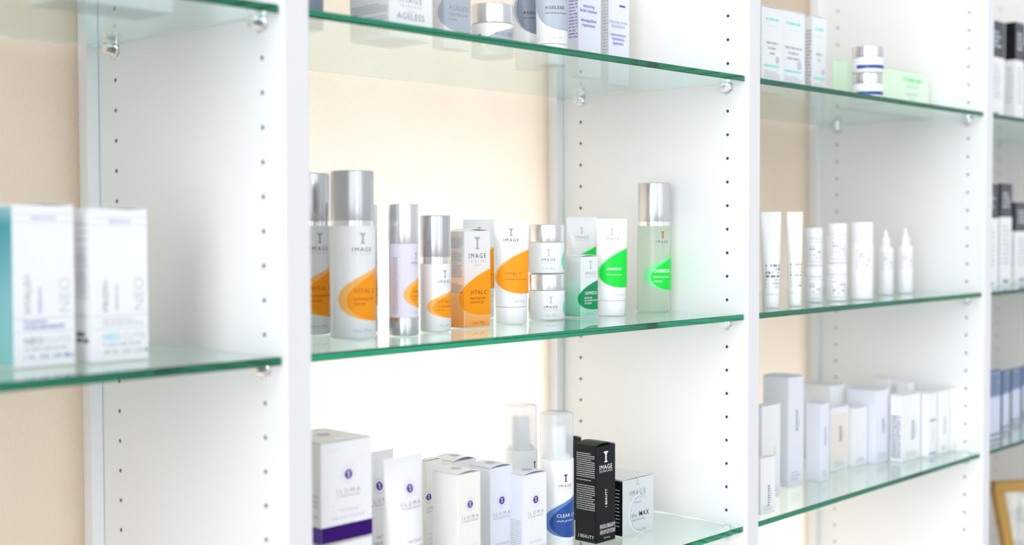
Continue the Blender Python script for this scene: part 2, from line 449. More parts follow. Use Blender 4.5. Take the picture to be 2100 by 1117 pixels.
Z0, Z1 = .62, 2.25
BAYS = ('nearest', 'middle', 'third', 'farthest')
def holed_face(mb, x, nx, ys, rad=.0022, depth=.009):
    """one broad side of a divider, with rows of real peg holes every 32 mm"""
    y0, y1 = YF+.0012, YW-.0005
    zs = []
    zh = ZC+0.157+.032*20
    while zh-.016 > Z0: zs.append(zh); zh -= .032
    ztop = zs[0]+.016; zbot = zs[-1]-.016
    cells = [(c-.016, c+.016) for c in ys]
    def q(ya, yb, za, zb):
        f = [(0, 1, 2, 3)] if nx > 0 else [(3, 2, 1, 0)]
        mb.add([(x, ya, za), (x, yb, za), (x, yb, zb), (x, ya, zb)], f, M_PANEL)
    q(y0, y1, ztop, Z1); q(y0, y1, Z0, zbot)
    q(y0, cells[0][0], zbot, ztop); q(cells[0][1], cells[1][0], zbot, ztop); q(cells[1][1], y1, zbot, ztop)
    n = 16
    for c in ys:
        for z in zs:
            sq = []; ci = []; cb = []
            for k in range(n):
                a = 2*math.pi*(k+.5)/n; ca, sa = math.cos(a), math.sin(a); s_ = .016/max(abs(ca), abs(sa))
                sq.append((x, c+ca*s_, z+sa*s_)); ci.append((x, c+ca*rad, z+sa*rad)); cb.append((x-nx*depth, c+ca*rad, z+sa*rad))
            vs = sq+ci
            fs = [((k, (k+1) % n, n+(k+1) % n, n+k) if nx > 0 else (n+k, n+(k+1) % n, (k+1) % n, k)) for k in range(n)]
            mb.add(vs, fs, M_PANEL)
            mb.add([(x, c+a_*.016, z+b_*.016) for a_, b_ in ((1, 1), (-1, 1), (-1, -1), (1, -1))]+[sq[1], sq[2], sq[5], sq[6], sq[9], sq[10], sq[13], sq[14]],
                   [(0, 5, 4), (1, 7, 6), (2, 9, 8), (3, 11, 10)], M_PANEL)
            mb.add(ci+cb, [(k, (k+1) % n, n+(k+1) % n, n+k) for k in range(n)]+[list(range(n, 2*n))], M_HOLE)
def divider(i, label):
    x0 = X1+(i-1)*PITCH; x1 = x0+TH
    b = MB()
    holed_face(b, x0, -1, YH); holed_face(b, x1, 1, YH)
    # front edge band with eased arrises
    b.add([(x0, YF+.0012, Z0), (x0+.0012, YF, Z0), (x1-.0012, YF, Z0), (x1, YF+.0012, Z0), (x0, YF+.0012, Z1), (x0+.0012, YF, Z1), (x1-.0012, YF, Z1), (x1, YF+.0012, Z1)],
          [(0, 1, 5, 4), (1, 2, 6, 5), (2, 3, 7, 6)], M_EDGE)
    b.add([(x0, YF, Z1), (x1, YF, Z1), (x1, YW-.0005, Z1), (x0, YW-.0005, Z1)], [(0, 1, 2, 3)], M_PANEL)
    b.add([(x0, YF, Z0), (x1, YF, Z0), (x1, YW-.0005, Z0), (x0, YW-.0005, Z0)], [(3, 2, 1, 0)], M_PANEL)
    b.add([(x0, YW-.0005, Z0), (x1, YW-.0005, Z0), (x1, YW-.0005, Z1), (x0, YW-.0005, Z1)], [(1, 0, 3, 2)], M_PANEL)
    t = b.build('cabinet_divider'); tag(t, label, 'cabinet panel', 'white upright panels of the wall cabinet')
    bw = .0145
    for sx in (0, 1):
        c = MB()
        if sx == 0: c.box(x0-bw, x0-.0006, YB, YW-.0005, Z0, Z1, M_PANEL, .0006)
        else: c.box(x1+.0006, x1+bw, YB, YW-.0005, Z0, Z1, M_PANEL, .0006)
        c.build('corner_batten', t)
    return t
divider(0, 'white upright cabinet panel at the outer end of the nearest bay')
divider(1, 'white drilled upright panel between the nearest two-box bay and the orange product bay')
divider(2, 'white drilled upright panel right of the orange and green product bay')
divider(3, 'white drilled upright panel just left of the black-topped cartons')
divider(4, 'white upright cabinet panel closing the farthest bay')
b = MB(); b.box(X1-PITCH, X1+3*PITCH+TH, YF, YW-.0005, Z0-.03, Z0, M_PANEL, .001)
t = thing('base_cabinet', 'low white base cabinet carrying the upright panels', 'cabinet', (0, 0, 0)); b.build('worktop', t)
b = MB(); b.box(X1-PITCH+.01, X1+3*PITCH+TH-.01, YF+.03, YW-.0005, 0, Z0-.03, M_PANEL, .001); b.build('carcass', t)
# glass shelves
def shelf(bay, ztop, label, gap=.0025):
    xa = X1+(bay-1)*PITCH+TH+gap; xb = X1+bay*PITCH-gap
    b = MB(); ya, yb = YS, YB-.001; z0, z1 = ztop-GT, ztop; c = .0007
    b.add([(xa+c, ya+c, z1), (xb-c, ya+c, z1), (xb-c, yb-c, z1), (xa+c, yb-c, z1)], [(0, 1, 2, 3)], M_GLASS)
    b.add([(xa+c, ya+c, z0), (xb-c, ya+c, z0), (xb-c, yb-c, z0), (xa+c, yb-c, z0)], [(3, 2, 1, 0)], M_GLASS)
    def ring(o, z): return [(xa+o, ya+o, z), (xb-o, ya+o, z), (xb-o, yb-o, z), (xa+o, yb-o, z)]
    b.loft([ring(c, z0), ring(0, z0+c), ring(0, z1-c), ring(c, z1)], M_GLASS, smooth=False, cap0=False, cap1=False)
    return tag(b.build('glass_shelf'), label, 'shelf', 'glass shelves of the wall cabinet')
for k, lab in enumerate(('nearest bay, above the two tall cartons', 'middle bay, under the grey and white products', 'third bay, under the blue-banded jars', 'farthest bay, under the highest black-topped cartons')):
    shelf(k, ZA, 'green-edged glass shelf in the '+lab)
for k, lab in enumerate(('nearest bay carrying the two tall cartons', 'middle bay carrying the orange and green products', 'third bay carrying white tubes and bottles', 'farthest bay carrying the middle black-topped cartons')):
    shelf(k, ZB, 'green-edged glass shelf in the '+lab)
for k, lab in enumerate((None, 'middle bay carrying the purple-banded and black cartons', 'third bay carrying crowded plain white cartons', 'farthest bay carrying blue-fronted cartons')):
    if lab: shelf(k, ZD, 'green-edged glass shelf in the '+lab)

# clear pins that carry the glass
def pin_proto(loc, label):
    t = thing('shelf_pin', label, 'shelf pin', loc, 0, 'clear shelf pins in the peg holes')
    b = MB()
    seg = 20
    def cyl(x0, x1, r0, r1, mt):
        rings = [[(x, r*math.cos(2*math.pi*k/seg), r*math.sin(2*math.pi*k/seg)-.006) for k in range(seg)] for x, r in ((x0, r0), (x1, r1))]
        b.loft(rings, mt)
    cyl(-.0002, -.0022, .0098, .0090, M_CLEAR)
    b.build('flange', t)
    b = MB(); cyl(-.0024, -.0125, .0062, .0050, M_CLEAR)
    b.box(-.0125, -.0024, -.0045, .0045, -.0012, -.0003, M_CLEAR)
    b.build('peg', t)
    return t
pin0 = None
for bi, bl in ((1, 'nearest bay'), (2, 'middle bay'), (3, 'third bay')):
    x = X1+(bi-1)*PITCH
    for z, zl in ((ZA, 'upper'), (ZB, 'middle'), (ZD, 'lower')):
        if bi == 1 and z == ZD: continue
        for y, yl in ((YH[0], 'front'), (YH[1], 'back')):
            lab = 'clear plastic pin under the %s glass shelf of the %s, %s right corner' % (zl, bl, yl)
            loc = (x, y, z-GT)
            if pin0 is None: pin0 = pin_proto(loc, lab)
            else: copy_thing(pin0, loc, 0, lab)

# ------------------------------------------------------------------ products
def carton(name, label, cat, c, w, d, h, z, rz=0.0, body=M_CARD, side=None, front=None, group=None, pr=None, prs=None, flap=True, top=None, arch=.0015, slit=M_GREY, wrap=False):
    """folding carton; c = foot of its near vertical edge; pr(Print on the front), prs(Print on the left side)"""
    cx = c[0]+math.cos(rz)*w/2-math.sin(rz)*d/2; cy = c[1]+math.sin(rz)*w/2+math.cos(rz)*d/2
    t = thing(name, label, cat, (cx, cy, z+.0003), rz, group)
    b = MB(); b.box(-w/2, w/2, -d/2, d/2, 0, h, body, min(.0006, w*.02))
    g = .0009
    if side: b.add([(-w/2-EPS*.6, d/2-g, g), (-w/2-EPS*.6, -d/2+g*.4, g), (-w/2-EPS*.6, -d/2+g*.4, h-g), (-w/2-EPS*.6, d/2-g, h-g)], [(0, 1, 2, 3)], side)
    if front: b.add([(-w/2+g*.4, -d/2-EPS*.6, g), (w/2-g, -d/2-EPS*.6, g), (w/2-g, -d/2-EPS*.6, h-g), (-w/2+g*.4, -d/2-EPS*.6, h-g)], [(0, 1, 2, 3)], front)
    def S(u, v, e):
        if u >= -w/2: return (u, -d/2-e, v)
        return (-w/2-e, -d/2-(u+w/2), v)
    if pr: pr(Print(b, S, -w/2-d if wrap else -w/2, w/2, (-w/2,) if wrap else ()), w, h)
    if prs: prs(Print(b, face_S((-w/2, 0, 0), (0, -1, 0), (-1, 0, 0)), -d/2, d/2), d, h)
    b.build('carton_body', t)
    if flap:
        f = MB(); n = 8; vs = []
        tt = .0007
        for k in range(n+1):
            x = -w/2+.0004+(w-.0008)*k/n; a = arch*math.sin(math.pi*k/n)
            for y in (-d/2+.0004, d/2-.0004):
                vs += [(x, y, h+.0004+a), (x, y, h+.0004+a+tt)]
        fs = []
        for k in range(n):
            q = 4*k; fs += [(q, q+4, q+5, q+1), (q+3, q+7, q+6, q+2), (q+1, q+5, q+7, q+3), (q+2, q+6, q+4, q)]
        fs += [(0, 1, 3, 2), (4*n, 4*n+2, 4*n+3, 4*n+1)]
        f.add(vs, fs, body)
        if top: top(Print(f, lambda u, v, e: (u, v, h+.0012+arch*math.sin(math.pi*(u+w/2)/w)+e), -w/2, w/2), w, d)
        f.build('tuck_flap', t)
    return t
def rprof(r, z0, z1, c=.001, c2=None):
    c2 = c if c2 is None else c2
    return [(r-c, z0), (r-c*.3, z0+c*.3), (r, z0+c), (r, z1-c2), (r-c2*.3, z1-c2*.3), (r-c2, z1)]
def pump_bottle(name, label, x, y, r, z, h, hc, hr, rz, group=None, body=M_WHITE, cap=M_ALU, ring=M_CHROME, pr=None, rc=.94, cat='bottle', rb=1.0):
    """cylinder bottle: body, collar ring and a tall plain cap"""
    t = thing(name, label, cat, (x, y, z+.0003), rz, group)
    b = MB(); hb = h-hc-hr; b.lathe(rprof(r, 0, hb, .0022, .0012), body)
    if pr: pr(Print(b, cyl_S(r), -r*1.9, r*1.9), r, hb)
    b.build('body', t)
    if hr > 0:
        b = MB(); b.lathe([(r*rc*.985, hb), (r*rc*.985, hb+hr)], ring); b.build('collar', t)
    b = MB(); b.lathe(rprof(r*rc, hb+hr, h, .0004, .0013), cap); b.build('cap', t)
    return t
def blobs(p, r, vb, vt, m1, m2, ul=-1.15, ur=1.7):
    p.blob(r*ul, r*ur, vb, vt, m2, 1); p.blob(r*(ul+.42), r*ur, vb-.0002, vt-(vt-vb)*.05, m1, 2)
def h_of(px, py, x, y, z): return z_at(px, py, x, y)-z

def vital_bottle_print(name, sub):
    def f(p, r, hb):
        p.image(0, hb*.775, r*.92, under=M_ORANGE2)
        blobs(p, r, hb*.155, hb*.69, M_ORANGE, M_ORANGE2)
        p.text('VITAL C', -r*.42, hb*.41, r*.27, M_ORANGED, 'l', 1.15, .0, 4)
        for k, s_ in enumerate(sub): p.text(s_, -r*.42, hb*(.35-.045*k), r*.17, M_ORANGED, 'l', 1, 0, 4)
        p.text('6 fl oz / 177 mL', r*.0, hb*.07, r*.14, M_GREY)
    return f
# --- shelf with the orange and green products, middle bay
ZP = ZB+.0002
x, y, r = fit_cyl(676, 770.5, ZP, yb=697.5); h = h_of(723, 351, x, y, ZP); rc_ = .945
vb_r, vb_h = r, h
pump_bottle('cleanser_bottle', 'tallest white and orange bottle with silver cap, standing nearest the shelf edge', x, y, r, ZP, h, h*.297, h*.030, facing(x, y, 26), 'orange cleanser bottles', pr=vital_bottle_print('c', ('hydrating facial', 'cleanser')), rc=rc_)
x, y, r = fit_cyl(587, 682, ZP, yb=688.0)
x, y = x, y; r = vb_r
pump_bottle('cleanser_bottle', 'silver-capped white and orange bottle half hidden by the upright panel', x, y, r, ZP, vb_h, vb_h*.297, vb_h*.030, facing(x, y, 28), 'orange cleanser bottles', pr=vital_bottle_print('c', ('hydrating facial', 'cleanser')), rc=rc_)

def airless(label, x, y, r, h, rz):
    t = thing('serum_bottle', label, 'bottle', (x, y, ZP+.0003), rz, 'silver and lilac serum bottles')
    b = MB(); z1, z2 = h*.142, h*.70
    b.lathe([(r*.985, z1), (r*.985, z2)], M_LABEL, cap0=False, cap1=False)
    p = Print(b, cyl_S(r*.985), -r*1.9, r*1.9)
    p.image(0, h*.545, r*.85, mt=M_BLUE, under=M_ORANGE2)
    blobs(p, r, h*.205, h*.50, M_ORANGE, M_ORANGE2, -1.0)
    p.text('VITAL C', -r*.32, h*.325, r*.27, M_ORANGED, 'l', 1.1, 0, 4); p.text('hydrating anti-aging', -r*.32, h*.295, r*.15, M_ORANGED, 'l', 1, 0, 4); p.text('serum', -r*.32, h*.272, r*.15, M_ORANGED, 'l', 1, 0, 4)
    p.text('1.7 fl oz', 0, h*.17, r*.14, M_GREY)
    p.lines(-r*1.75, -r*1.35, h*.17, h*.60, 40, M_FINE, seed=6)
    b.build('label_sleeve', t)
    b = MB(); b.lathe(rprof(r, 0, z1, .001, .0004), M_ALU); b.build('base', t)
    b = MB(); b.lathe(rprof(r, z2, h, .0004, .001), M_ALUL); b.build('cap', t)
    return t
x, y, r = fit_cyl(797, 858.5, ZP, yb=690); h = h_of(828, 419, x, y, ZP)
airless('slim all-silver capped serum bottle with lilac label, second item left of the orange carton', x, y, r, h, facing(x, y, 56))
ar, ah = r, h
x, y, r = fit_cyl(713, 774.5, ZP, yb=684)
airless('silver and lilac serum bottle hidden behind the tallest bottle, a sliver showing', x, y, r, h_of(744, 420, x, y, ZP), facing(x, y, 60))
x, y, r = fit_cyl(861, 924.5, ZP, yb=682.5); h = h_of(892, 442, x, y, ZP)
def small_print(p, r, hb):
    p.image(0, hb*.72, r*.95, under=M_ORANGE2)
    blobs(p, r, hb*.20, hb*.66, M_ORANGE, M_ORANGE2, -1.25)
    p.text('VITAL C', -r*.55, hb*.43, r*.30, M_ORANGED, 'l', 1.15, 0, 4); p.text('hydrating enzyme', -r*.55, hb*.37, r*.17, M_ORANGED, 'l', 1, 0, 4); p.text('masque', -r*.55, hb*.32, r*.17, M_ORANGED, 'l', 1, 0, 4)
    p.text('1 fl oz / 30 mL', r*.0, hb*.09, r*.15, M_GREY)
pump_bottle('lotion_bottle', 'short white and orange bottle with broad silver cap, immediately left of the orange carton', x, y, r, ZP, h, h*.355, h*.058, facing(x, y, 38), None, pr=small_print, rc=.985)

# orange carton
M_OG = grad('orange_carton_side', [(0, srgb(255, 158, 62)), (.035, srgb(255, 182, 108)), (.055, srgb(255, 214, 180)), (.075, srgb(232, 226, 226)), (.12, srgb(214, 212, 216))], 2)
M_OF = grad('orange_carton_front', [(0, srgb(255, 158, 60)), (.012, srgb(255, 180, 100)), (.035, srgb(255, 205, 155)), (.060, srgb(244, 232, 230)), (.12, srgb(238, 238, 243))], 2)
c = fit_box(924, 952.5, 1005.5, ZP, yb=674); h = h_of(952, 474, c[0], c[1], ZP)
def og(p, w, h):
    p.blob(-w*.62, w*.5, h*.135, h*.615, M_ORANGE2, 1); p.blob(-w*.70, w*.5, h*.13, h*.60, M_ORANGE, 2)
    p.image(0, h*.72, w*.66, under=M_ORANGE2)
    p.text('VITAL', -w*.28, h*.345, w*.165, M_ORANGED, 'l', 1.15, 0, 4); p.text('C', w*.25, h*.345, w*.165, M_ORANGED, 'l', 1, .004, 4)
    p.text('hydrating eye', -w*.28, h*.295, w*.105, M_ORANGED, 'l', 1, 0, 4); p.text('recovery gel', -w*.28, h*.255, w*.105, M_ORANGED, 'l', 1, 0, 4)
    p.text('.5 oz / 15 g', w*.02, h*.04, w*.10, M_ORANGED)
def ogs(p, d, h):
    for a, b_, n in ((.82, .93, 6), (.68, .78, 6), (.52, .655, 7), (.36, .45, 5)):
        p.lines(-d*.42, d*.36, h*a, h*b_, n, M_FINE, seed=n)
        p.rect(-d*.42, d*.0, h*(b_+.008), h*(b_+.016), M_ORANGE2, 2)
carton('eye_gel_carton', 'orange and white folding carton in the middle of the shelf', 'carton', c, c[2], c[3], h, ZP, side=M_OG, front=M_OF, pr=og, prs=ogs, wrap=True)

# squeeze tubes
def tube(name, label, x, y, z, rcap, H, Wt, hc, rz, pr=None, group=None, body=M_WHITE, cap=M_WHITE, seal=.007, capr=1.0, lean=0):
    t = thing(name, label, 'tube', (x, y, z+.0003), rz, group)
    seg = 48
    def ab(v):
        k = (v-hc)/(H-hc); k = max(0, min(1, k))
        a = rcap*1.02+(Wt/2-rcap*1.02)*min(1, k*1.15)
        bb = rcap*1.02*(1-k)**.75+.0009 if v < H-seal else .0009
        bmin = .0009; kk = (H-seal-hc)/(H-hc)
        if v < H-seal: bb = (rcap*1.02-bmin)*max(0, 1-(k/kk)**1.35)+bmin
        return a, bb
    zs = [hc+.0004+(H-seal-hc-.0004)*i/18 for i in range(19)]+[H-seal+.0001, H]
    b = MB(); rings = []
    for v in zs:
        a, q = ab(v); rings.append([(a*math.cos(2*math.pi*k/seg), q*math.sin(2*math.pi*k/seg), v) for k in range(seg)])
    b.loft(rings, body)
    def S(u, v, e):
        a, q = ab(v); s_ = max(-.999, min(.999, u/a)); return (u+e*s_, -q*math.sqrt(1-s_*s_)-e*1.6, v)
    if pr: pr(Print(b, S, -Wt*.495, Wt*.495), Wt, H)
    for k in range(14):   # crimped seal
        u = -Wt*.49+Wt*.98*k/13; 
    b.build('tube_body', t)
    b = MB(); b.lathe(rprof(rcap*capr, 0, hc, .0012, .0006), cap); b.build('screw_cap', t)
    return t
def vt(p, w, h):
    p.image(0, h*.80, w*.42, under=M_ORANGE2)
    p.blob(-w*.47, w*.485, h*.30, h*.725, M_ORANGE2, 1); p.blob(-w*.42, w*.485, h*.297, h*.715, M_ORANGE, 2)
    p.text('VITAL', -w*.19, h*.475, w*.115, M_ORANGED, 'l', 1.2, 0, 4); p.text('C', w*.20, h*.475, w*.115, M_ORANGED, 'l', 1, .004, 4)
    p.text('hydrating enzyme masque', -w*.19, h*.43, w*.058, M_ORANGED, 'l', 1, 0, 4)
    p.text('2 oz / 57 g', w*.2, h*.215, w*.07, M_GREY)
x, y, r = fit_cyl(1015, 1081, ZP, yb=665.5); h = h_of(1047, 453, x, y, ZP)
D = math.hypot(x, y); wt = r*2*73/66
tube('masque_tube', 'white tube with orange leaf print, directly right of the orange carton', x, y, ZP, r*.98, h, wt, h*.165, facing(x, y, 4), vt, 'orange masque tubes')
tr, th_, tw = r, h, wt
x2, y2, r2 = fit_cyl(952, 1013, ZP, yb=652)
tube('masque_tube', 'white and orange tube standing behind the orange carton', x2, y2, ZP, r*.98, h_of(983, 450, x2, y2, ZP), wt*.98, h*.165, facing(x2, y2, 14), vt, 'orange masque tubes')

# jars
def jar(name, label, x, y, r, z, hb, hl, rz, pr=None, group=None, lid=M_ALU, body=M_WHITE, band_=None, rl=.985, cat='jar'):
    t = thing(name, label, cat, (x, y, z+.0003), rz, group)
    b = MB(); b.lathe(rprof(r, 0, hb-.0004, .002, .0012), body)
    if pr: pr(Print(b, cyl_S(r), -r*1.9, r*1.9), r, hb)
    b.build('jar_body', t)
    b = MB(); b.lathe(rprof(r*rl, hb, hb+hl, .0005, .0015), lid)
    b.build('lid', t)
    return t
def ormj(p, r, hb):
    p.image(r*.18, hb*.40, r*.74, em=M_PALE)
    p.rect(-r*.1, r*.45, hb*.23, hb*.24, M_MINT, 2)
    p.text('2 oz / 57 g', r*.18, hb*.13, r*.15, M_FINE)
    p.blob(r*1.02, r*1.9, hb*.07, hb*.9, M_MINT, 1)
    for k in range(12):
        p.rect(-r*1.58, -r*1.36, hb*(.30+.035*k), hb*(.30+.035*k+(.012, .022, .016)[k % 3]), M_INK, 2)
    p.lines(-r*1.3, -r*1.15, hb*.25, hb*.75, 8, M_FINE)
x, y, r = fit_cyl(1083.5, 1158.5, ZP, yb=657); z1 = h_of(1121, 560, x, y, ZP); zt = h_of(1121, 460, x, y, ZP)
jar('cream_jar', 'silver-lidded white jar, the lower of the stacked pair, on the glass shelf', x, y, r, ZP, z1*.64, z1*.36-.0006, facing(x, y, 3), ormj, 'stacked silver-lidded jars', M_ALUL)
jar('cream_jar', 'silver-lidded white jar, the upper of the stacked pair', x-.0006, y+.0004, r, ZP+z1+.0002, (zt-z1)*.635, (zt-z1)*.36, facing(x, y, -2), ormj, 'stacked silver-lidded jars', M_ALUL)

def ot(p, w, h):
    p.image(0, h*.78, w*.43, mt=M_GREY, em=M_PALE)
    p.blob(-w*.46, w*.485, h*.295, h*.70, M_GREEN2, 1); p.blob(-w*.41, w*.485, h*.292, h*.69, M_GREEN, 2)
    p.text('ORMEDIC', -w*.2, h*.47, w*.11, M_PAPER, 'l', 1.0, .004, 4); p.text('balancing gel masque', -w*.2, h*.42, w*.06, M_PAPER, 'l', 1, 0, 4)
    p.text('2 oz / 57 g', w*.2, h*.21, w*.07, M_GREY)
x, y, r = fit_cyl(1226, 1283, ZP, yb=648); h = h_of(1254, 449, x, y, ZP)
tube('gel_tube', 'white tube with bright green leaf print, right of the small green carton', x, y, ZP, r*.98, h, r*2*64/57, h*.155, facing(x, y, 6), ot, 'green leaf tubes')
x2, y2, r2 = fit_cyl(1164, 1221, ZP, Y=y+.065)
tube('gel_tube', 'white and bright green tube standing behind the small green carton', x2, y2, ZP, r*.98, h_of(1192, 446, x2, y2, ZP), r*2*64/57, h*.155, facing(x2, y2, 8), ot, 'green leaf tubes')
M_GS = grad('green_carton_side', [(0, srgb(110, 190, 160)), (.03, srgb(150, 205, 185)), (.055, srgb(205, 220, 215)), (.09, srgb(222, 226, 226))], 2)
M_GF = grad('green_carton_front', [(0, srgb(150, 210, 190)), (.02, srgb(195, 222, 212)), (.04, srgb(230, 234, 234)), (.09, srgb(236, 238, 240))], 2)
c = fit_box(1158, 1191, 1225.5, ZP, yb=652); h = h_of(1191, 527, c[0], c[1], ZP)
def gb(p, w, h):
    p.blob(-w*.66, w*.5, h*.13, h*.61, M_DGREEN2, 1); p.blob(-w*.60, w*.5, h*.125, h*.60, M_DGREEN, 2)
    p.image(w*.08, h*.70, w*.62, mt=M_GREY, em=M_PALE)
    p.text('ORMEDIC', -w*.28, h*.375, w*.17, M_PAPER, 'l', 1, .004, 4)
    for k, s_ in enumerate(('balancing', 'lip enhancement', 'complex')): p.text(s_, -w*.28, h*(.31-.045*k), w*.12, M_PAPER, 'l', 1, .004, 4)
    p.text('.25 oz / 7 g', 0, h*.05, w*.1, M_GREY)
carton('lip_complex_carton', 'small pale green carton with dark green leaf print', 'carton', c, c[2], c[3], h, ZP, side=M_GS, front=M_GF, pr=gb, wrap=True,
       prs=lambda p, d, h: (p.lines(-d*.42, d*.42, h*.60, h*.92, 12, M_PALE), p.lines(-d*.45, d*.35, h*.03, h*.06, 1, M_GREY)), slit=M_GREY)
x, y, r = fit_cyl(1307, 1376, ZP, yb=640.5); h = h_of(1341, 376, x, y, ZP)
def gbp(p, r, hb):
    p.image(0, hb*.80, r*.80, em=M_ORANGED)
    blobs(p, r, hb*.25, hb*.70, M_GREEN, M_GREEN2, -1.15, 1.5)
    p.text('ORMEDIC', -r*.55, hb*.46, r*.27, M_PAPER, 'l', 1, .004, 4); p.text('balancing facial', -r*.55, hb*.40, r*.17, M_PAPER, 'l', 1, 0, 4); p.text('cleanser', -r*.55, hb*.35, r*.17, M_PAPER, 'l', 1, 0, 4)
pump_bottle('gel_cleanser_bottle', 'frosted pale green bottle with tall silver cap, standing alone at the right', x, y, r, ZP, h, h*.300, h*.032, facing(x, y, 30), None, body=M_GREENB, pr=gbp, rc=.95)

# --- lowest visible shelf, middle bay
ZQ = ZD+.0002
# stack of two purple-banded cartons
M_PB = M_CREAM
c = fit_box(640, 654.5, 760, ZQ, Y=0.985, d=.075); zt = z_at(654.5, 911, c[0], c[1]); zm = z_at(654.5, 1098, c[0], c[1])
hb = (zt-ZQ)/2-.002
def il(p, w, h):
    p.iluma(w*.03, h*.66, w*.46, oz='1.7 oz / 48 g')
    p.rect(-w/2, w/2, h*.006, h*.165, M_PURPLED, 2)
    rnd = random.Random(5)
    for k in range(26):
        a, b_ = (rnd.random()-.5)*w*.95, h*(.2+rnd.random()*.75); p.disc(a, b_, .0003+.0003*rnd.random(), M_PALE, 1, 8)
        p.rect(a, a+w*.10*rnd.random(), b_, b_+.00012, M_PALE, 1)
def ils(p, d, h):
    p.rect(-d/2, d/2, h*.006, h*.165, M_PURPLE, 2)
    for v in (.46, .41, .36, .26): p.rect(d*.2, d*.45, h*v, h*(v+.02), M_PALE, 2)
def iltop(p, w, d): p.disc(0, 0, w*.11, M_PINKP, 2); p.emblem(0, -w*.05, w*.1, M_CREAM, 3)
carton('cream_carton', 'white and purple-banded carton at the left, lower of the two stacked', 'carton', c, c[2], c[3], hb-.0012, ZQ, body=M_CREAM, front=M_CARD, pr=il, prs=ils, arch=.0003, group='stacked purple-banded cartons')
carton('cream_carton', 'white carton with dark purple band, upper of the two stacked beside the upright panel', 'carton', (c[0]+.0005, c[1]+.0005), c[2], c[3], zt-ZQ-hb-.0012, ZQ+hb+.0008, body=M_CREAM, front=M_CARD, pr=il, prs=ils, arch=.0006, top=iltop, group='stacked purple-banded cartons')
# tubes of the purple line
def ilt(l3, off=0, rad=.795):
    def f(p, w, h): p.iluma(w*off, h*rad, w*.50, lines3=l3, gap=1.95, lm=M_MAUVE)
    return f
xA = at_y(824, 1.005); h = h_of(824, 935, xA.x, xA.y, ZQ); wT = .0565
tube('cleanser_tube', 'front white tube with purple roundel, its flat seal highest toward the right', xA.x+.0005, xA.y, ZQ, .0205, h, wT, .022, R(2), ilt(('INTENSE', 'LIGHTENING', 'CLEANSER'), .06), 'white tubes with purple roundels')
xB = at_y(766, 1.075); hB = h_of(766, 926, xB.x, xB.y, ZQ)
tube('cleanser_tube', 'white tube with purple roundel behind, next to the stacked purple-banded cartons', xB.x, xB.y, ZQ, .0205, hB, wT, .022, R(2), ilt(('INTENSE', 'LIGHTENING', 'CLEANSER'), 0, .767), 'white tubes with purple roundels')
# cartons of the purple line
def ilc(l3, rad=.60, off=0.03, ww=.72, lm=None):
    def f(p, w, h): p.iluma(w*off, h*rad, w*ww, lines3=l3, lm=lm, gap=1.85)
    return f
def fine(a, b_, n, m=M_FINE, seed=2):
    return lambda p, d, h: p.lines(-d*.38, d*.40, h*a, h*b_, n, m, seed=seed)
def small_top(p, w, d): p.disc(0, 0, w*.16, M_PALE, 2); p.emblem(0, -w*.07, w*.14, M_CREAM, 3)
c = fit_box(884.5, 936.5, 984, ZQ, Y=.992); h = h_of(936.5, 975, c[0], c[1], ZQ)
carton('serum_carton', 'cream-white carton with purple roundel, leftmost of the three narrow ones', 'carton', c, c[2], c[3], h, ZQ, body=M_CREAM, pr=ilc(('INTENSE', 'BRIGHTENING', 'SERUM'), .75, .04), prs=lambda p, d, h: (fine(.12, .30, 12)(p, d, h), [p.disc(d*a, h*b_, .0005, M_PALE, 2, 8) for a, b_ in ((-.3, .93), (.2, .72), (-.1, .68), (.35, .55), (-.35, .5))]), top=small_top, arch=.0022, group='narrow cartons with purple roundels')
c = fit_box(861, 872, 905, ZQ, Y=1.085); h = h_of(872, 946, c[0], c[1], ZQ)
carton('clay_masque_carton', 'cream carton with purple roundel squeezed between front tube and narrow carton', 'carton', c, c[2], c[3], h, ZQ, body=M_CREAM, pr=ilc(('INTENSE', 'CLARIFYING', 'CLAY'), .69, -.35, .95), top=None, arch=.001, group='narrow cartons with purple roundels')
c = fit_box(886, 928, 976, ZQ, Y=1.12); h = h_of(928, 948, c[0], c[1], ZQ)
carton('serum_carton', 'white carton behind the narrow ones, only its arched lid showing', 'carton', c, c[2], c[3], h, ZQ, body=M_CARD, top=small_top, arch=.003, group='narrow cartons with purple roundels')
c = fit_box(960, 1003.5, 1050, ZQ, Y=1.030); h = h_of(1003, 962, c[0], c[1], ZQ)
carton('serum_carton', 'lavender-white carton with purple roundel, middle of the three narrow ones', 'carton', c, c[2], c[3], h, ZQ, body=M_LAV, front=M_LAV, pr=ilc(('INTENSE', 'BLEACHING', 'SERUM'), .69, .02, .74, M_GREY), top=small_top, arch=.0022, group='narrow cartons with purple roundels')
c = fit_box(1038, 1071.5, 1120.5, ZQ, Y=1.010); h = h_of(1071, 976, c[0], c[1], ZQ)
carton('eye_creme_carton', 'pale carton with purple roundel beside the clear-capped blue bottle, rightmost of the narrow three', 'carton', c, c[2], c[3], h, ZQ, body=M_LAV, front=M_CARD, pr=ilc(('INTENSE', 'BRIGHTENING', 'EYE CREME'), .735, .03, .66), prs=fine(.1, .55, 20, M_PALE), top=small_top, arch=.0022, group='narrow cartons with purple roundels')

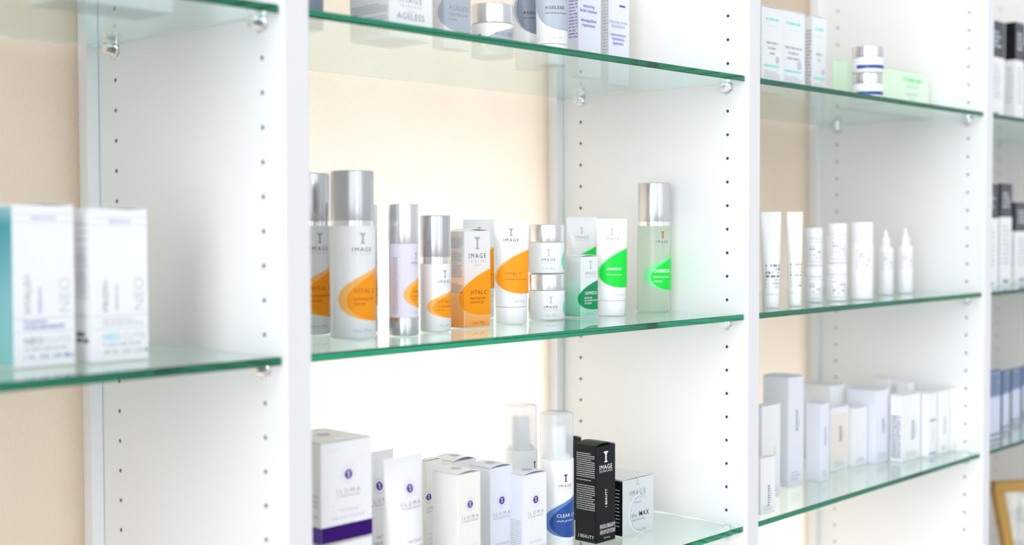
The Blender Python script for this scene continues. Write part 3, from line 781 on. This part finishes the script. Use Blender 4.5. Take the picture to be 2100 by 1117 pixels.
def clear_bottle(label, x, y, r, h, hcap, rz, pr, group):
    t = thing('gel_bottle', label, 'bottle', (x, y, ZQ+.0003), rz, group)
    b = MB(); hb = h-hcap
    b.lathe(rprof(r, 0, hb, .002, .0018), M_WHITE)
    pr(Print(b, cyl_S(r), -r*1.9, r*1.9), r, hb); b.build('body', t)
    b = MB(); b.lathe([(r*.80, hb), (r*.80, hb+.004), (r*.55, hb+.005), (r*.55, h-.018), (r*.50, h-.016), (0.0015, h-.016)], M_WHITE, cap1=True); b.build('pump', t)
    b = MB(); b.lathe([(r*.97, hb+.0005), (r*.97, h-.004), (r*.955, h-.0015), (r*.90, h), (.0004, h+.0004)], M_CAPCLR, cap0=False); b.build('clear_cap', t)
    return t
def clearcell(p, r, hb):
    p.image(r*.1, hb*.725, r*.85, under=M_BLUE2, mt=M_INK, em=M_INK)
    blobs(p, r, hb*.20, hb*.665, M_BLUE, M_BLUE2, -1.3, 1.6)
    p.text('CLEAR CELL', -r*.45, hb*.42, r*.27, M_PAPER, 'l', 1.1, .0, 4); p.text('salicylic gel cleanser', -r*.45, hb*.375, r*.15, M_PAPER, 'l', 1, 0, 4)
    p.text('1 fl oz / 30 mL', r*.1, hb*.10, r*.17, M_GREY)
x, y, r = fit_cyl(1106, 1176.5, ZQ, Y=1.045); h = h_of(1141, 845, x, y, ZQ); hcap = h-h_of(1141, 938, x, y, ZQ)
clear_bottle('white bottle with blue leaf print and milky clear cap', x, y, r, h, hcap, facing(x, y, 26), clearcell, 'clear-capped bottles')
x, y, r = fit_cyl(1033, 1101.5, ZQ, Y=1.15); h = h_of(1067, 829, x, y, ZQ); hcap = h-h_of(1067, 919, x, y, ZQ)
clear_bottle('white bottle with see-through cap, standing behind the narrow cartons', x, y, r, h, hcap, facing(x, y, 50), clearcell, 'clear-capped bottles')
# black carton
c = fit_box(1179, 1222.5, 1262, ZQ, yb=1116); h = h_of(1222, 917, c[0], c[1], ZQ)
def bk(p, w, h):
    p.text('IMAGE', 0, h*.755, 1, M_PAPER, spacing=1.12, bold=.004, width=w*.66); p.text('SKINCARE', 0, h*.725, 1, M_PAPER, spacing=1.5, width=w*.66); p.emblem(0, h*.825, w*.36, M_PAPER)
    p.text('I BEAUTY', w*.06, h*.36, h*.042, M_PAPER, 'l', 1.1, .02, vert=True)
    for k, s_ in enumerate(('BROW AND LASH', 'ENHANCEMENT SERUM')): p.text(s_, -w*.30, h*(.165-.022*k), w*.098, M_PAPER, 'l', 1, .004)
    for k, s_ in enumerate(('SERUM FORTIFIANT', 'POUR CILS SOURCILS')): p.text(s_, -w*.30, h*(.105-.022*k), w*.098, M_PAPER, 'l', 1, .004)
    p.text('0.14 fl oz', w*.05, h*.035, w*.08, M_PAPER)
def bks(p, d, h):
    p.lines(-d*.42, d*.44, h*.67, h*.93, 12, M_PAPER, fill=.30); p.lines(-d*.42, d*.44, h*.635, h*.655, 1, M_PAPER, fill=.3)
    p.lines(-d*.42, d*.44, h*.33, h*.60, 12, M_PAPER, fill=.30, seed=9)
    p.text('I BEAUTY', -d*.33, h*.045, d*.17, M_PAPER, 'l', 1.05, .004)
carton('lash_serum_carton', 'tall black carton with white lettering standing at the shelf front', 'carton', c, c[2], c[3], h, ZQ, body=M_BLACK, pr=bk, prs=bks, arch=.0028, group='black cartons')
cb = fit_box(1150, 1172, 1192, ZQ, Y=1.15); hb2 = h_of(1185, 897, cb[0]+cb[2], cb[1], ZQ)
carton('lash_serum_carton', 'black carton almost hidden behind the clear-capped blue bottle', 'carton', cb, cb[2], cb[3], hb2, ZQ, body=M_BLACK, arch=.002, group='black cartons')
# silver jar carton
c = fit_box(1258, 1277, 1340.5, ZQ, yb=1102, d=.065); h = h_of(1277, 987, c[0], c[1], ZQ)
def mx(p, w, h):
    p.image(-w*.02, h*.70, w*.52, mt=M_GREY, em=M_PALE, sub=M_PALE, under=M_BLUE2)
    n = 30
    for r0, r1, m_ in ((w*.40, w*.43, M_PAPER), (w*.37, w*.385, M_PALE)):
        vs = []; 
        for k in range(n+1):
            a = R(75+200*k/n)
            for rr in (r0, r1): vs.append(p.S(w*.12+rr*math.cos(a)*1.0, h*.36+rr*math.sin(a)*.95, EPS*2))
        p.mb.add(vs, [(2*k, 2*k+1, 2*k+3, 2*k+2) for k in range(n)], m_)
    p.text('the', -w*.22, h*.30, w*.13, M_GREY, 'l'); p.text('MAX', w*.03, h*.30, w*.15, M_INK, 'l', 1.05, .004)
    p.text('stem cell creme', -w*.2, h*.235, w*.065, M_GREY, 'l')
    p.text('1.7 oz / 48 g', w*.1, h*.045, w*.06, M_GREY)
carton('face_cream_carton', 'squat silver carton with black side, right of the black carton', 'carton', c, c[2], c[3], h, ZQ, body=M_SILVER, side=M_BLACK, pr=mx, prs=lambda p, d, h: p.lines(-d*.3, d*.42, h*.15, h*.92, 12, M_PALE, fill=.25), arch=.0006)

# --- top shelf, middle bay (seen from below)
ZT = ZA+.0002
x, y, r = fit_cyl(600, 667.5, ZT, Y=1.03)
pump_bottle('toner_bottle', 'slate grey bottle at the left end of the upper shelf, beside the upright panel', x, y, r, ZT, .17, .05, .005, facing(x, y, 20), body=M_SLATED)
def ag(p, w, h):
    p.image(0, .0315, w*.52, mt=M_GREY, em=M_PALE, under=M_PALE)
    p.text('AGE', -w*.02, .014, w*.16, M_GREY, 'r', 1.1); p.text('LESS', w*.0, .014, w*.16, M_GREY, 'l', 1.1, .004)
c = fit_box(721, 802, 888, ZT, Y=1.005)
carton('repair_creme_carton', 'wide white carton with grey lettering near the left of the upper shelf', 'carton', c, c[2], c[3], .075, ZT, body=M_CARD, pr=ag, prs=lambda p, d, h: (p.lines(-d*.45, d*.45, .020, .030, 4, M_FINE, fill=.4), p.lines(-d*.45, d*.45, .006, .0175, 4, M_FINE, fill=.4, seed=4)), arch=.001)
c = fit_box(889, 912.5, 967, ZT, Y=1.02)
def ag2(p, w, h):
    p.blob(-w*.75, w*.5, .012, .066, M_SLATE, 1)
    p.text('AGE', -w*.33, .0355, w*.19, M_GREY, 'l', 1.1); p.text('LESS', w*.06, .0355, w*.19, M_GREY, 'l', 1.1, .004); p.text('total retinol-A', -w*.33, .0295, w*.12, M_GREY, 'l'); p.text('creme', -w*.33, .0240, w*.12, M_GREY, 'l')
carton('retinol_carton', 'slim white carton with slate leaf print on the upper shelf, left of a jar', 'carton', c, c[2], c[3], .13, ZT, pr=ag2, wrap=True, arch=.002)
x, y, r = fit_cyl(967.5, 1055, ZT, Y=1.045)
hz = [z_at(1011, q, x, y)-ZT for q in (52, 12)]
def ag3(p, r, hb):
    p.blob(-r*.45, r*1.6, hb*.0, hb*.92, M_SLATE, 1); p.text('AGE', -r*.02, hb*.52, r*.24, M_GREY, 'l', 1.1, 0, 3); p.text('LESS', r*.53, hb*.52, r*.24, M_GREY, 'l', 1.1, .015, 3); p.emblem(-r*.75, hb*.36, r*.28, M_GREY)
jar('moisturizer_jar', 'white jar with silver band lid on the upper shelf', x, y, r, ZT, hz[0], hz[1]-hz[0], facing(x, y, 8), ag3, None, M_ALUL)
def ag4(m):
    def f(p, w, h):
        p.blob(-w*.47, w*.485, h*.25, h*.85, M_SLATE, 1); p.blob(-w*.40, w*.485, h*.248, h*.84, m, 2)
        p.text('AGE', -w*.20, h*.425, w*.13, M_INK, 'l', 1.15, 0, 4); p.text('LESS', w*.09, h*.425, w*.13, M_INK, 'l', 1.15, .004, 4); p.text('total resurfacing masque', -w*.20, h*.385, w*.062, M_INK, 'l', 1, 0, 4)
        p.text('2 oz / 57 g', w*.15, h*.175, w*.07, M_GREY)
    return f
x, y, r = fit_cyl(1101, 1163, ZT, Y=1.045)
tube('resurfacing_tube', 'white and slate tube at the front of the upper shelf, left of two blue-lettered cartons', x, y, ZT, r*.98, .142, r*2.2, .018, facing(x, y, 2), ag4(M_SLATE), 'slate leaf tubes')
x, y, r = fit_cyl(1056, 1115, ZT, Y=1.09)
tube('resurfacing_tube', 'darker slate tube behind the jar on the upper shelf', x, y, ZT, r*.98, .142, r*2.25, .018, facing(x, y, 6), ag4(M_SLATED), 'slate leaf tubes')
def bl(p, w, h):
    for k, (s_, m_) in enumerate((('restoring', M_INDIGO), ('facial cleanser', M_INDIGO), ('', None), ('demaquillant', M_INDIGO), ('reparateur', M_INDIGO))):
        if s_: p.text(s_, -w*.05, .083-.0062*k, w*.14, m_, spacing=1.0, bold=.004)
c = fit_box(1164, 1187, 1232, ZT, Y=1.085)
carton('cleanser_carton', 'tall lavender-white carton with blue lettering on the upper shelf, left of its twin', 'carton', c, c[2], c[3], .15, ZT, body=M_LAV, pr=bl, prs=fine(.28, .9, 22, M_INDIGOP), group='blue-lettered cartons')
c = fit_box(1232, 1248.5, 1290, ZT, Y=1.115)
def bl2(p, w, h):
    p.rect(w*.0, w*.3, .100, .103, M_INDIGO, 1)
    for k, (s_, m_) in enumerate((('restoring serum', M_INDIGOP), ('facial lotion', M_INDIGOP), ('', None), ('restructurant', M_INDIGO), ('hydratante', M_INDIGO), ('apaisante', M_INDIGO))):
        if s_: p.text(s_, -w*.05, .077-.0058*k, w*.14, m_, spacing=1.0, bold=.004)
carton('lotion_carton', 'lavender-white carton with blue lettering, rightmost on the upper shelf', 'carton', c, c[2], c[3], .15, ZT, body=M_LAV, pr=bl2, prs=fine(.02, .9, 30, M_PALE), group='blue-lettered cartons')

# --- nearest bay
def neo(title, tcol, sub, ncol, oz, band_, brand):
    def f(p, w, h):
        for v in (.895, .945): p.rect(-w/2, w/2, h*v, h*v+.0004, M_PALE, 2)
        p.text('NEOCUTIS', 0, h*.912, w*.065, M_INDIGO, spacing=1.3)
        p.text(title, -w*.22, h*.335, w*.155, M_GREY, 'l', 1.05, vert=True)
        p.text(sub, -w*.06, h*.335, w*.060, tcol, 'l', 1.0, .01, vert=True)
        p.text('NEO', w*.42, h*.335, w*.27, ncol, 'l', 1.0, -.012, vert=True)
        for v in (.215, .30): p.rect(-w/2, w/2, h*v, h*v+.0006, M_PALE, 2)
        (p.lines(-w*.33, w*.40, h*.235, h*.285, 2, M_PALE, fill=.45) if not band_[0] else None); p.text(band_[0], -w*.33, h*.272, w*.075, tcol, 'l', 1, .01); p.text(band_[1], -w*.33, h*.235, w*.088, tcol, 'l', 1.05, .015)
        p.text('NEO', -w*.33, h*.142, w*.15, brand, 'l', 1.05, .01); p.text('CUTIS', w*.02, h*.142, w*.15, M_PALE, 'l', 1.05)
        p.lines(-w*.33, w*.36, h*.10, h*.125, 1, M_PALE, fill=.6, ragged=False)
        p.text(oz, -w*.33, h*.052, w*.088, tcol, 'l', 1.25, .01)
    return f
c = fit_box(-14, 29, 152.5, ZP, yb=757); h = h_of(29, 421, c[0], c[1], ZP)
carton('serum_carton', 'tall white and teal-sided carton at the far left of the photo', 'carton', c, c[2], c[3], h, ZP, side=M_TEALD, pr=neo('HYALIS+', M_INDIGO, 'hydrating serum', M_PALE, '1 FL. OZ. (30 ML)', ('Powered by', 'HYALURONATE'), M_GREY), arch=.001, group='tall cartons of the nearest bay')
c = fit_box(152, 192, 303, ZP, yb=745); h = h_of(192, 429.5, c[0], c[1], ZP)
def neos(p, d, h):
    for v in (.90, .85, .80, .74, .62, .42, .30): p.rect(-d*.45, d*.3, h*v, h*v+.0006, M_GREY, 2)
    p.lines(-d*.4, d*.25, h*.12, h*.20, 2, M_INK, fill=.6); p.lines(-d*.4, d*.25, h*.44, h*.60, 10, M_PALE); p.lines(-d*.4, d*.25, h*.64, h*.72, 6, M_PALE)
carton('cream_carton', 'tall white carton standing right of the teal-sided one', 'carton', c, c[2], c[3], h, ZP, pr=neo('PRISM+', M_GREY, 'brightening cream', M_PALE, '.50 FL. OZ. (15 ML)', ('', ''), M_CYAN), prs=neos, arch=.001, group='tall cartons of the nearest bay')
c = at_z(283, 30, ZA)
carton('storage_carton', 'white carton on the upper shelf of the nearest bay, its base seen through the glass', 'carton', (c.x-.11, c.y-.06), .11, .06, .09, ZT)

# --- third bay, upper shelf
def sal(l3, bar=True):
    def f(p, w, h):
        p.lines(-w*.30, w*.30, h*.84, h*.875, 1, M_TEAL, fill=.8, ragged=False); p.rect(-w*.2, w*.2, h*.77, h*.775, M_CYAN, 1)
        for k, s_ in enumerate(l3): p.lines(-w*s_, w*s_, h*(.545-.065*k), h*(.58-.065*k), 1, M_FINE, fill=.7, ragged=False, seed=k)
        p.disc(w*.26, h*.36, w*.10, M_PALE, 1); p.rect(-w*.38, w*.36, h*.265, h*.29, M_TEAL, 1)
        p.lines(-w*.38, w*.38, h*.03, h*.22, 7, M_PALE)
    return f
for pl, pe, pr_, yt, Y, l3, lab in ((1540, 1560, 1602.5, 12, 1.02, (.28, .20, .12), 'tall white and mint carton touching the upright panel on the third bay upper shelf'),
                              (1596, 1601, 1648, 20, 1.045, (.36, .22, .28), 'white and mint carton, middle of the trio on the third bay upper shelf'),
                              (1648, 1663, 1692, 33, 1.08, (.22, .10), 'slim lavender-sided carton, rightmost of the mint-striped trio')):
    c = fit_box(pl, pe, pr_, ZT, Y=Y); h = h_of(pe, yt, c[0], c[1], ZT)
    carton('sunscreen_carton', lab, 'carton', c, c[2], c[3], h, ZT, body=M_CARD, pr=sal(l3), prs=fine(.05, .85, 20, M_FINE), arch=.001, group='mint-striped cartons')
M_PG = mat('pale_green_carton', srgb(222, 240, 216), .45)
c = fit_box(1722, 1736, 1901, ZT, Y=1.052, d=.03); h = h_of(1736, 124, c[0], c[1], ZT)
def gr(p, w, h):
    p.lines(w*.17, w*.42, h*.74, h*.86, 1, M_GREEN2, fill=.7, ragged=False); p.lines(w*.2, w*.36, h*.60, h*.66, 1, M_MINT, fill=.6, ragged=False); p.lines(w*.19, w*.37, h*.40, h*.48, 1, M_PALE, fill=.6, ragged=False); p.lines(w*.25, w*.34, h*.28, h*.34, 1, M_GREEN2, fill=.5)
carton('mask_carton', 'wide pale green carton lying behind the blue-banded jars', 'carton', c, c[2], c[3], h, ZT, body=M_PG, pr=gr, arch=.0004, group='pale green cartons')
c = fit_box(1704, 1709, 1734, ZT, Y=1.075); h = h_of(1709, 122, c[0], c[1], ZT)
carton('mask_carton', 'small pale green carton left of the blue-banded jars', 'carton', c, c[2], c[3], h, ZT, body=M_PG, pr=lambda p, w, h: (p.lines(w*.05, w*.25, h*.15, h*.8, 14, M_GREEN2), p.lines(-w*.4, -w*.1, h*.1, h*.8, 10, M_GREEN2)), arch=.0004, group='pale green cartons')
x, y, r = fit_cyl(1744, 1808, ZT, Y=1.005)
z1 = z_at(1776, 152, x, y)-ZT; z2 = z_at(1776, 97, x, y)-ZT
def bj(p, r, hb): p.rect(-r*.75, r*1.5, hb*.25, hb*.48, M_BLUE, 1, 16)
jar('blue_band_jar', 'blue-banded white jar with chrome lid, lower of the stacked pair', x, y, r, ZT, z1*.60, z1*.40-.0006, facing(x, y, 0), bj, 'stacked blue-banded jars', M_ALUL)
jar('blue_band_jar', 'blue-banded white jar with chrome lid, upper of the stacked pair', x+.001, y, r*1.02, ZT+z1+.0002, (z2-z1)*.58, (z2-z1)*.40, facing(x, y, 0), bj, 'stacked blue-banded jars', M_ALUL)

# --- third bay, middle shelf
def lab_block(p, w, v0, v1, m=M_FINE):
    p.rect(-w, w, v1-.0006, v1, m, 1, 8); p.rect(-w, w, v0, v0+.0005, m, 1, 8); p.rect(-w, -w*.96, v0, v1, m, 1); p.rect(w*.96, w, v0, v1, m, 1)
    p.lines(-w*.7, w*.8, v0+(v1-v0)*.12, v1-(v1-v0)*.15, 5, m, seed=3)
M_DL = mat('mauve_grey_ink', srgb(120, 118, 140), .5)
def slim(p, w, h): p.lines(-w*.30, w*.42, h*.20, h*.46, 7, M_DL, fill=.6, seed=4); p.rect(w*.1, w*.44, h*.20, h*.46, M_PALE, 1)
for pl, pr_, yt, Y, lab in ((1561, 1600, 435, 632, 'wider plain white tube touching the upright panel in the third bay'), (1614, 1645, 435, 628, 'narrower plain white tube left of the stacked white pots')):
    x, y, r = fit_cyl(pl, pr_, ZP, yb=Y); h = h_of((pl+pr_)/2, yt, x, y, ZP)
    tube('lotion_tube', lab, x, y, ZP, r*.9, h, r*2.15, h*.14, facing(x, y, 10), slim, 'white tubes in the third bay', cap=M_WHITE)
for pl, pr_, Y, tops, lab in ((1649, 1687, 620, (545, 467), 'nearer the tubes'), (1695, 1737, 617.5, (540, 458), 'beside the tall white bottle')):
    x, y, r = fit_cyl(pl, pr_, ZP, yb=Y)
    for k in (0, 1):
        za = 0 if k == 0 else z_at((pl+pr_)/2, tops[0], x, y)-ZP+.0003
        zb = z_at((pl+pr_)/2, tops[k], x, y)-ZP
        jar('plain_pot', 'small white pot with grey label, %s of the stack %s' % (('lower', 'upper')[k], lab), x, y, r, ZP+za, (zb-za)*.70, (zb-za)*.30-.0004, facing(x, y, 12),
            lambda p, r, hb: lab_block(p, r*.9, hb*.15, hb*.9, M_DL), 'stacked plain white pots', M_WHITE)
x, y, r = fit_cyl(1741, 1791, ZP, yb=614.5); h = h_of(1766, 456, x, y, ZP)
pump_bottle('lotion_bottle', 'tall plain white bottle between the stacked pots and dropper bottles', x, y, r, ZP, h, h*.27, 0, facing(x, y, 15), cap=M_WHITE, pr=lambda p, r, hb: lab_block(p, r*.62, hb*.55, hb*.88, M_DL), rc=.97)
def dropper(label, x, y, r, h, rz):
    t = thing('dropper_bottle', label, 'bottle', (x, y, ZP+.0003), rz, 'white dropper bottles')
    b = MB(); hb = h*.735; b.lathe(rprof(r, 0, hb, .002, .004), M_WHITE); lab_block(Print(b, cyl_S(r), -r*1.9, r*1.9), r*.85, hb*.52, hb*.86, M_DL); b.build('body', t)
    b = MB(); b.lathe([(r*.58, hb), (r*.58, hb+h*.13), (r*.5, hb+h*.14)], M_WHITE); b.build('cap', t)
    b = MB(); b.lathe([(r*.34, hb+h*.14), (r*.30, hb+h*.19), (r*.20, hb+h*.24), (r*.12, h)], M_WHITE); b.build('nozzle', t)
    return t
for pl, pr_, yt, Y, lab in ((1798, 1832, 471, 605, 'white dropper bottle with pointed tip, next to the tall white bottle'), (1838, 1872, 468, 601.5, 'white dropper bottle with pointed tip, at the right end of its row')):
    x, y, r = fit_cyl(pl, pr_, ZP, yb=Y); dropper(lab, x, y, r, h_of((pl+pr_)/2, yt, x, y, ZP), facing(x, y, 20))

# --- third bay, lower shelf: crowded plain cartons
def plain(vlo=.3, vhi=.55, m=M_PALE, col_=None):
    def f(p, w, h):
        if col_: p.rect(-w*.42, w*.42, h*.12, h*.9, col_, 1)
        p.lines(w*(-.02), w*.12, h*vlo, h*vhi, 9, m, fill=.55, ragged=False, seed=int(vlo*90)); p.lines(w*.16, w*.24, h*(vlo+.03), h*(vhi-.06), 7, M_PALE, fill=.5); p.lines(-w*.3, w*.3, h*.05, h*.14, 3, M_PALE)
    return f
M_YEL = mat('yellow_glint_and_ink', srgb(250, 245, 215), .3)  # pale yellow: a painted glint on one carton, lettering on another
LOW = [ # left, edge, right, top and foot of the near edge; body, print, label
 (1553, 1560, 1592, 941, 1056, M_CARD, plain(.12, .5, M_DL), 'short white carton with small dark print at the shelf front, beside the upright panel'),
 (1550, 1562, 1602, 834, 1026, M_CARD, plain(.35, .6, M_YEL), 'white carton with a painted yellowish glint behind the short front carton'),
 (1566, 1616, 1650, 775, 1000, M_LAV, plain(.5, .7, M_DL), 'tallest white carton, near the upright panel on the crowded shelf'),
 (1640, 1701, 1735, 792, 948, M_CARD, None, 'wide white carton at the back with grey shaded end'),
 (1655, 1683, 1702, 829, 988, M_LAV, plain(.45, .7, M_DL), 'white carton in front with faint lettering, left of the beige-labelled one'),
 (1698, 1703, 1742, 838, 968, M_CARD, plain(.45, .7, M_INK, mat('beige_label', srgb(236, 226, 218), .5)), 'white carton with narrow beige label'),
 (1740, 1795, 1826, 802, 951, M_LAV, plain(.4, .6, M_DL), 'large lavender-white carton in the middle of the crowded shelf'),
 (1742, 1751, 1780, 838, 957, M_CARD, plain(.45, .6, M_YEL), 'slim white carton with pale gold lettering, mid shelf'),
 (1792, 1822, 1842, 778, 920, M_CARD, None, 'pale carton at the back, topmost near the middle of the row'),
 (1842, 1862, 1878, 785, 924, M_CARD, None, 'pale carton at the back right with a dark lid seam'),
 (1828, 1849, 1893, 812, 948, M_CARD, plain(.3, .6, M_DL), 'white carton whose left side is printed dark'),
 (1893, 1903, 1923, 808, 939, M_CARD, lambda p, w, h: (p.rect(-w*.3, w*.4, h*.56, h*.59, M_BLUE2, 2), p.rect(-w*.3, w*.4, h*.04, h*.07, M_BLUE2, 2), p.lines(0, w*.2, h*.2, h*.5, 8, M_PALE)), 'narrow white carton with two blue dashes'),
 (1921, 1927, 1948, 803, 932, M_CARD, plain(.3, .6, M_DL), 'narrow white carton between the blue-dashed one and the last one'),
 (1944, 1951, 1982, 797, 926, M_CREAM, plain(.35, .6, M_DL), 'cream-topped carton, last on the right of the crowded shelf'),
]
for pl, pe, pr_, yt, Y, bd, prn, lab in LOW:
    c = fit_box(pl, pe, pr_, ZQ, yb=Y)
    dd = c[3]
    if c[1]+dd > YB-.004: dd = YB-.004-c[1]
    h = h_of(pe, yt, c[0], c[1], ZQ)
    ps = fine(.05, .7, 16, M_DL) if 'printed dark' in lab else None
    carton('plain_carton', lab, 'carton', c, c[2], dd, h, ZQ, body=bd, pr=prn, prs=ps, arch=.0012, group='plain white cartons on the crowded shelf')

# --- farthest bay
M_CHAR = mat('charcoal_print', srgb(70, 74, 84), .45)
def btop(frac, m=M_BLACK, blue=False):
    def f(p, w, h):
        p.rect(-w/2, w/2, h*(1-frac), h*.998, M_CHAR, 1); p.lines(-w*.3, w*.3, h*(1-frac*.75), h*(1-frac*.25), 4, M_PALE)
        p.lines(-w*.3, w*.3, h*.2, h*(1-frac)*.9, 9, M_PALE); p.rect(-w*.2, w*.2, h*.03, h*.06, M_DL, 2)
    return f
def btops(frac):
    return lambda p, d, h: (p.rect(-d/2, d/2, h*(1-frac), h*.998, M_BLACK, 1), p.lines(-d*.35, d*.35, h*.2, h*(1-frac)*.9, 9, M_PALE))
FAR = [(2016, 2020, 2055, 38, 1.0, ZT, .37, 'upper shelf, against the upright panel'), (2056, 2078, 2096, 45, 1.03, ZT, .37, 'upper shelf, showing a deep black side'), (2096, 2104, 2130, 92, 1.05, ZT, .30, 'upper shelf, at the photo edge'),
       (2010, 2014, 2046, 375, 1.0, ZP, .33, 'middle shelf, against the upright panel'), (2046, 2051, 2074, 375, 1.03, ZP, .33, 'middle shelf, second from the upright panel'), (2074, 2081, 2112, 414, 1.05, ZP, .36, 'middle shelf, at the photo edge')]
for pl, pe, pr_, yt, Y, z, fr, lab in FAR:
    c = fit_box(pl, pe, pr_, z, Y=Y); h = h_of(pe, yt, c[0], c[1], z)
    xm = X1+2*PITCH+TH+.004
    c = list(c)
    if c[0] < xm: c[2] -= xm-c[0]; c[0] = xm
    carton('skin_care_carton', 'black-topped white carton in the farthest bay, '+lab, 'carton', c, c[2], c[3], h, z, pr=btop(fr), prs=btops(fr), arch=.0006, group='black-topped white cartons')
M_BLF = mat('blue_grey_carton', srgb(200, 208, 228), .4)
M_STEEL = mat('steel_blue_ink', srgb(120, 140, 180), .4)
def bf(p, w, h):
    p.rect(-w/2, w/2, h*.62, h*.998, M_STEEL, 1); p.lines(-w*.4, w*.4, h*.66, h*.95, 6, M_INK, fill=.35); p.rect(-w/2, w/2, h*.06, h*.09, M_DL, 2)
for k, (pl, pe, pr_, yt, Y) in enumerate(((2022, 2026, 2055, 764, 1.0), (2055, 2059, 2074, 762, 1.025), (2074, 2078, 2096, 758, 1.05), (2096, 2100, 2118, 752, 1.075))):
    c = list(fit_box(pl, pe, pr_, ZQ, Y=Y)); h = h_of(pe, yt, c[0], c[1], ZQ)
    if c[0] < X1+2*PITCH+TH+.004: c[2] -= X1+2*PITCH+TH+.004-c[0]; c[0] = X1+2*PITCH+TH+.004
    carton('ampoule_carton', 'blue-fronted carton with black side, %s from the upright panel in the farthest bay' % ('first', 'second', 'third', 'fourth')[k], 'carton', c, c[2], c[3], h, ZQ, body=M_BLACK, front=M_BLF, pr=bf, arch=.0004, group='blue-fronted cartons')

# wooden picture frame standing in the farthest bay
p0 = at_y(2036, 1.10, 987); fx, fy = p0.x, 1.10; FR = R(-36)
fh = z_at(2036, 987, fx, fy)-Z0-.0006; fw = .20; s_ = .021; sl = .055
t = thing('picture_frame', 'golden wooden frame narrowing downwards, in the bottom of the farthest bay', 'picture frame', (fx+math.cos(FR)*fw/2, fy+math.sin(FR)*fw/2, Z0+.0006), FR)
b = MB(); b.box(-fw/2, fw/2, -.01, .01, fh-s_, fh, M_WOOD, .0015); b.build('top_rail', t)
b = MB(); b.box(-fw/2+sl, fw/2-sl, -.01, .01, 0, s_, M_WOOD, .0015); b.build('bottom_rail', t)
for sx in (-1, 1):
    b = MB(); za, zb = s_+.0002, fh-s_-.0002; xt = fw/2; xb_ = fw/2-sl
    rings = []
    for z, xo in ((za, xb_), (zb, xt)):
        q = [(sx*xo, -.0098, z), (sx*(xo-s_), -.0098, z), (sx*(xo-s_), .0098, z), (sx*xo, .0098, z)]
        rings.append(q if sx < 0 else q[::-1])
    b.loft(rings, M_WOOD, smooth=False); b.build('stile', t)
M_PIC = mat('pale_print', srgb(205, 205, 200), .5)
n_ = M_PIC.node_tree; nz = n_.nodes.new('ShaderNodeTexNoise'); nz.inputs['Scale'].default_value = 6
cr = n_.nodes.new('ShaderNodeValToRGB'); cr.color_ramp.elements[0].color = (*srgb(170, 172, 170), 1); cr.color_ramp.elements[1].color = (*srgb(225, 223, 216), 1)
cr.color_ramp.elements[0].position = .35; cr.color_ramp.elements[1].position = .65
n_.links.new(nz.outputs['Fac'], cr.inputs[0]); n_.links.new(cr.outputs[0], n_.nodes['Principled BSDF'].inputs['Base Color'])
b = MB(); x0_, x1_ = fw/2-sl-s_*.6, fw/2-s_*.6
b.loft([[(-x_, .002, z), (x_, .002, z), (x_, .006, z), (-x_, .006, z)] for z, x_ in ((s_*.6, x0_), (fh-s_*.6, x1_))], M_PIC, smooth=False); b.build('picture', t)
